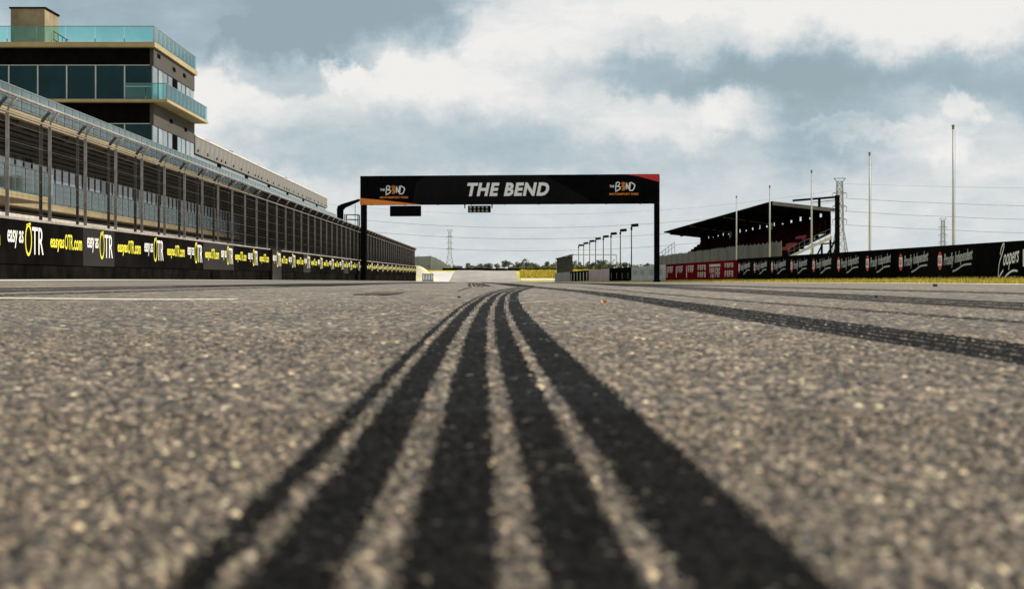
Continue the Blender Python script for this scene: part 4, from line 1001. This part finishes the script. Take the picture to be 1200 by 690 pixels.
# ------------------------------------------------------------------ pylons and wires
def pylon(label, px, top, H, name='lattice_pylon', waist=.5):
    D = (H - EYE) * F / (326 - top); X = (px - 600) * D / F; zb = gs(X, D)
    t = thing(name, label, 'pylon', (X, D, zb), 0, 'power line pylons')
    hw = lambda z: float(np.interp(z / H, [0, .45, .97, 1], [H * .105, H * .038, H * .028, H * .028]))
    b = MB(); r = .006 * H
    zs = [0, .12, .24, .35, .45, .53, .61, .69, .77, .85, .92, .97]
    zs = [z * H for z in zs]
    for sx_ in (-1, 1):
        for sy_ in (-1, 1): b.tube([(sx_ * hw(z), sy_ * hw(z), z) for z in zs], r, 4)
    b.build('leg_frame', M_galv, t, True)
    b = MB()
    for z0, z1 in zip(zs[:-1], zs[1:]):
        a0, a1 = hw(z0), hw(z1)
        for s_ in (-1, 1):
            b.bar((-a0, s_ * a0, z0), (a1, s_ * a1, z1), r * .55); b.bar((a0, s_ * a0, z0), (-a1, s_ * a1, z1), r * .55)
            b.bar((s_ * a0, -a0, z0), (s_ * a1, a1, z1), r * .5); b.bar((-a1, s_ * a1, z1), (a1, s_ * a1, z1), r * .5)
    b.build('bracing', M_galv, t, True)
    for zf in (.56, .70, .84):
        z = zf * H; q = .075 * H
        b = MB(); b.bar((-q, 0, z), (0, 0, z + .022 * H), r * .7); b.bar((q, 0, z), (0, 0, z + .022 * H), r * .7); b.bar((-q, 0, z), (q, 0, z), r * .7)
        for s_ in (-1, 1): b.bar((s_ * q, 0, z), (s_ * q, 0, z - .05 * H), r * .6)
        b.build('cross_arm', M_galv, t, True)
    b = MB(); z = H * .97; q = .062 * H
    b.v += []; b.bar((-q, 0, z + .03 * H), (q, 0, z + .03 * H), r); b.bar((-q, 0, z + .03 * H), (-.028 * H, 0, z - .01 * H), r); b.bar((q, 0, z + .03 * H), (.028 * H, 0, z - .01 * H), r); b.build('top_arm', M_galv, t, True)
    return t, D, X
pylon('large grey lattice pylon beside the near end of the grandstand', 984, 217, 40)
pylon('small distant lattice pylon seen through the gantry', 527, 276, 40)
pylon('distant lattice pylon just left of the tallest flagpole', 1105, 263, 40)
def wire(label, pts, D, r):
    w_ = MB().tube([at(x, y, D) for x, y in pts], r, 4).build('power_line', M_galv); tag(w_, label, 'cable', 'power lines')
for k, (y0, lab) in enumerate(((267.5, 'upper power line hanging across the gantry opening'), (280.5, 'middle power line hanging across the gantry opening'), (294.5, 'lowest power line hanging across the gantry opening'))):
    wire(lab, [(x, y0 - 2.4e-4 * (x - 620) ** 2) for x in range(256, 980, 24)] + [(978, y0 - 30.8)], 864, .10)
wire('faint top power line above the gantry opening', [(x, 252 - 2.2e-4 * (x - 620) ** 2) for x in range(256, 985, 24)], 864, .05)
for (ya, yb, yc, r, lab) in ((216, 219, 221, .06, 'thin topmost power line running right from the large pylon'), (233, 238.5, 242, .11, 'second power line down, running right from the large pylon'), (248, 254, 258, .11, 'third power line down, running right from the large pylon'), (264, 269.5, 274, .11, 'lowest power line running right from the large pylon')):
    wire(lab, [(990, ya), (1060, ya + (yb - ya) * .72), (1110, yb + .4), (1160, (yb + yc) / 2 + .6), (1210, yc), (1400, yc - 1), (1600, yc - 9)], 864, r)

# ------------------------------------------------------------------ trees
def crown(b, cx, cy, cz, rx, rz, n, s):
    cl = [(random.gauss(0, .5), random.gauss(0, .5), random.gauss(0, .42), random.uniform(.22, .5)) for _ in range(max(5, n // 40))]
    for _ in range(n):
        q = random.choice(cl); p = Vector((q[0] + random.gauss(0, q[3] * .6), q[1] + random.gauss(0, q[3] * .6), q[2] + random.gauss(0, q[3] * .5)))
        if p.length > 1.25: p *= 1.1 / p.length
        c = Vector((cx + p.x * rx, cy + p.y * rx, cz + p.z * rz)); u = Vector((random.gauss(0, 1), random.gauss(0, 1), random.gauss(0, 1))).normalized(); v = u.orthogonal().normalized()
        i = len(b.v); b.v += [tuple(c + u * s), tuple(c + v * s), tuple(c - u * s * .8)]; b.f.append((i, i + 1, i + 2))
def tree(px, top, D, wpx, label, m=M_fol, leafs=420, trunk=True):
    X = (px - 600) * D / F; zt = EYE + (326 - top) * D / F; zb = gs(X, D); h = zt - zb; rx = wpx * D / F / 2
    t = thing('tree', label, 'tree', (X, D, zb), 0, 'trees on the horizon')
    b = MB(); b.tube([(0, 0, -.3), (.1, 0, h * .35), (.05, 0, h * .7)], .045 * h, 6, .018 * h)
    for k in range(5): a = k * 1.3; b.tube([(.05, 0, h * .35), (math.cos(a) * rx * .5, math.sin(a) * rx * .5, h * (.6 + .06 * k))], .016 * h, 5, .008 * h)
    b.build('trunk', M_bark, t, True)
    b = MB(); crown(b, 0, 0, h * .64, rx * .85, h * .34, leafs, max(.28, rx * .13)); b.build('crown', m, t, True)
TREES = [(548, 308, 900, 9, 'small round tree near the distant pylon'), (562, 309, 900, 12, 'low wide tree over the left part of the far track'), (573, 307.5, 880, 16, 'broad dark tree over the middle of the far track'),
 (590.5, 303.5, 860, 9, 'taller tree with a narrow top over the right part of the far track'), (596, 307.5, 860, 12, 'low bushy tree touching the narrow topped one'), (607, 306, 860, 14, 'rounded dark tree left of the tallest horizon tree'),
 (616.5, 302.5, 840, 11, 'tallest tree on the horizon above the yellow bank'), (627, 308, 860, 13, 'low tree between the tallest horizon tree and the hut'), (641, 304, 860, 7, 'thin tree just left of the dark hut'),
 (536, 310.5, 900, 12, 'low tree at the foot of the distant pylon'), (582, 309, 900, 10, 'low dark tree between two broader ones above the far track')]
for (px, tp_, D, wd, lab) in TREES: tree(px, tp_, D, wd, lab)
for (px, tp_, D, wd, lab) in [(692, 307, 620, 11, 'dark tree behind the second to last lamp posts'), (704, 304.5, 600, 16, 'broad spreading tree behind the middle lamp posts'), (733, 307, 640, 7, 'small tree just left of the nearest lamp post'),
     (757, 309, 660, 9, 'low tree close left of the gantry column'), (672, 309, 640, 9, 'low tree right of the dark hut'), (745, 311, 640, 9, 'very low tree right of the nearest lamp post'), (716, 310, 640, 10, 'low tree right of the broad spreading one')]: tree(px, tp_, D, wd, lab, M_fol)
for (px, tp_, wd, lab) in [(777, 301, 12, 'dark bush right of the gantry column'), (786, 299, 12, 'dark bush at the far foot of the grandstand'), (795, 297, 12, 'tall dark bush touching the far end of the grandstand')]:
    D = 410; X = (px - 600) * D / F; zt = EYE + (326 - tp_) * D / F; zb = gs(X, D); t = thing('bush', lab, 'bush', (X, D, zb), 0, 'bushes by the grandstand')
    b = MB(); crown(b, 0, 0, (zt - zb) * .55, wd * D / F / 2, (zt - zb) * .5, 420, .22); b.build('foliage', M_fol, t, True)
    MB().tube([(0, 0, -.2), (0, 0, (zt - zb) * .6)], .1, 6, .04).build('stem', M_bark, t, True)
# far woodland reads as one mass
n = 34000; X = rng.uniform(-260, 330, n); Y = rng.uniform(880, 1150, n)
hh = (2.2 + 1.5 * np.sin(X * .055) * np.sin(X * .021 + 1) + 1.1 * np.sin(X * .31) + .5 * np.sin(X * .9)) * rng.uniform(.05, 1, n) + .3
Z = g(X, Y) + hh; s = .75
a = rng.normal(size=(n, 3)); a /= np.linalg.norm(a, axis=1)[:, None]; c = rng.normal(size=(n, 3)); c = np.cross(a, c); c /= np.linalg.norm(c, axis=1)[:, None]
P = np.stack([X, Y, Z], 1); V_ = np.zeros((n * 3, 3)); V_[0::3] = P + a * s; V_[1::3] = P + c * s; V_[2::3] = P - a * s
o = np_obj('woodland', V_, np.arange(n * 3).reshape(-1, 3), M_fol2); tag(o, kind='stuff'); o['label'] = 'low dark belt of woodland along the horizon'
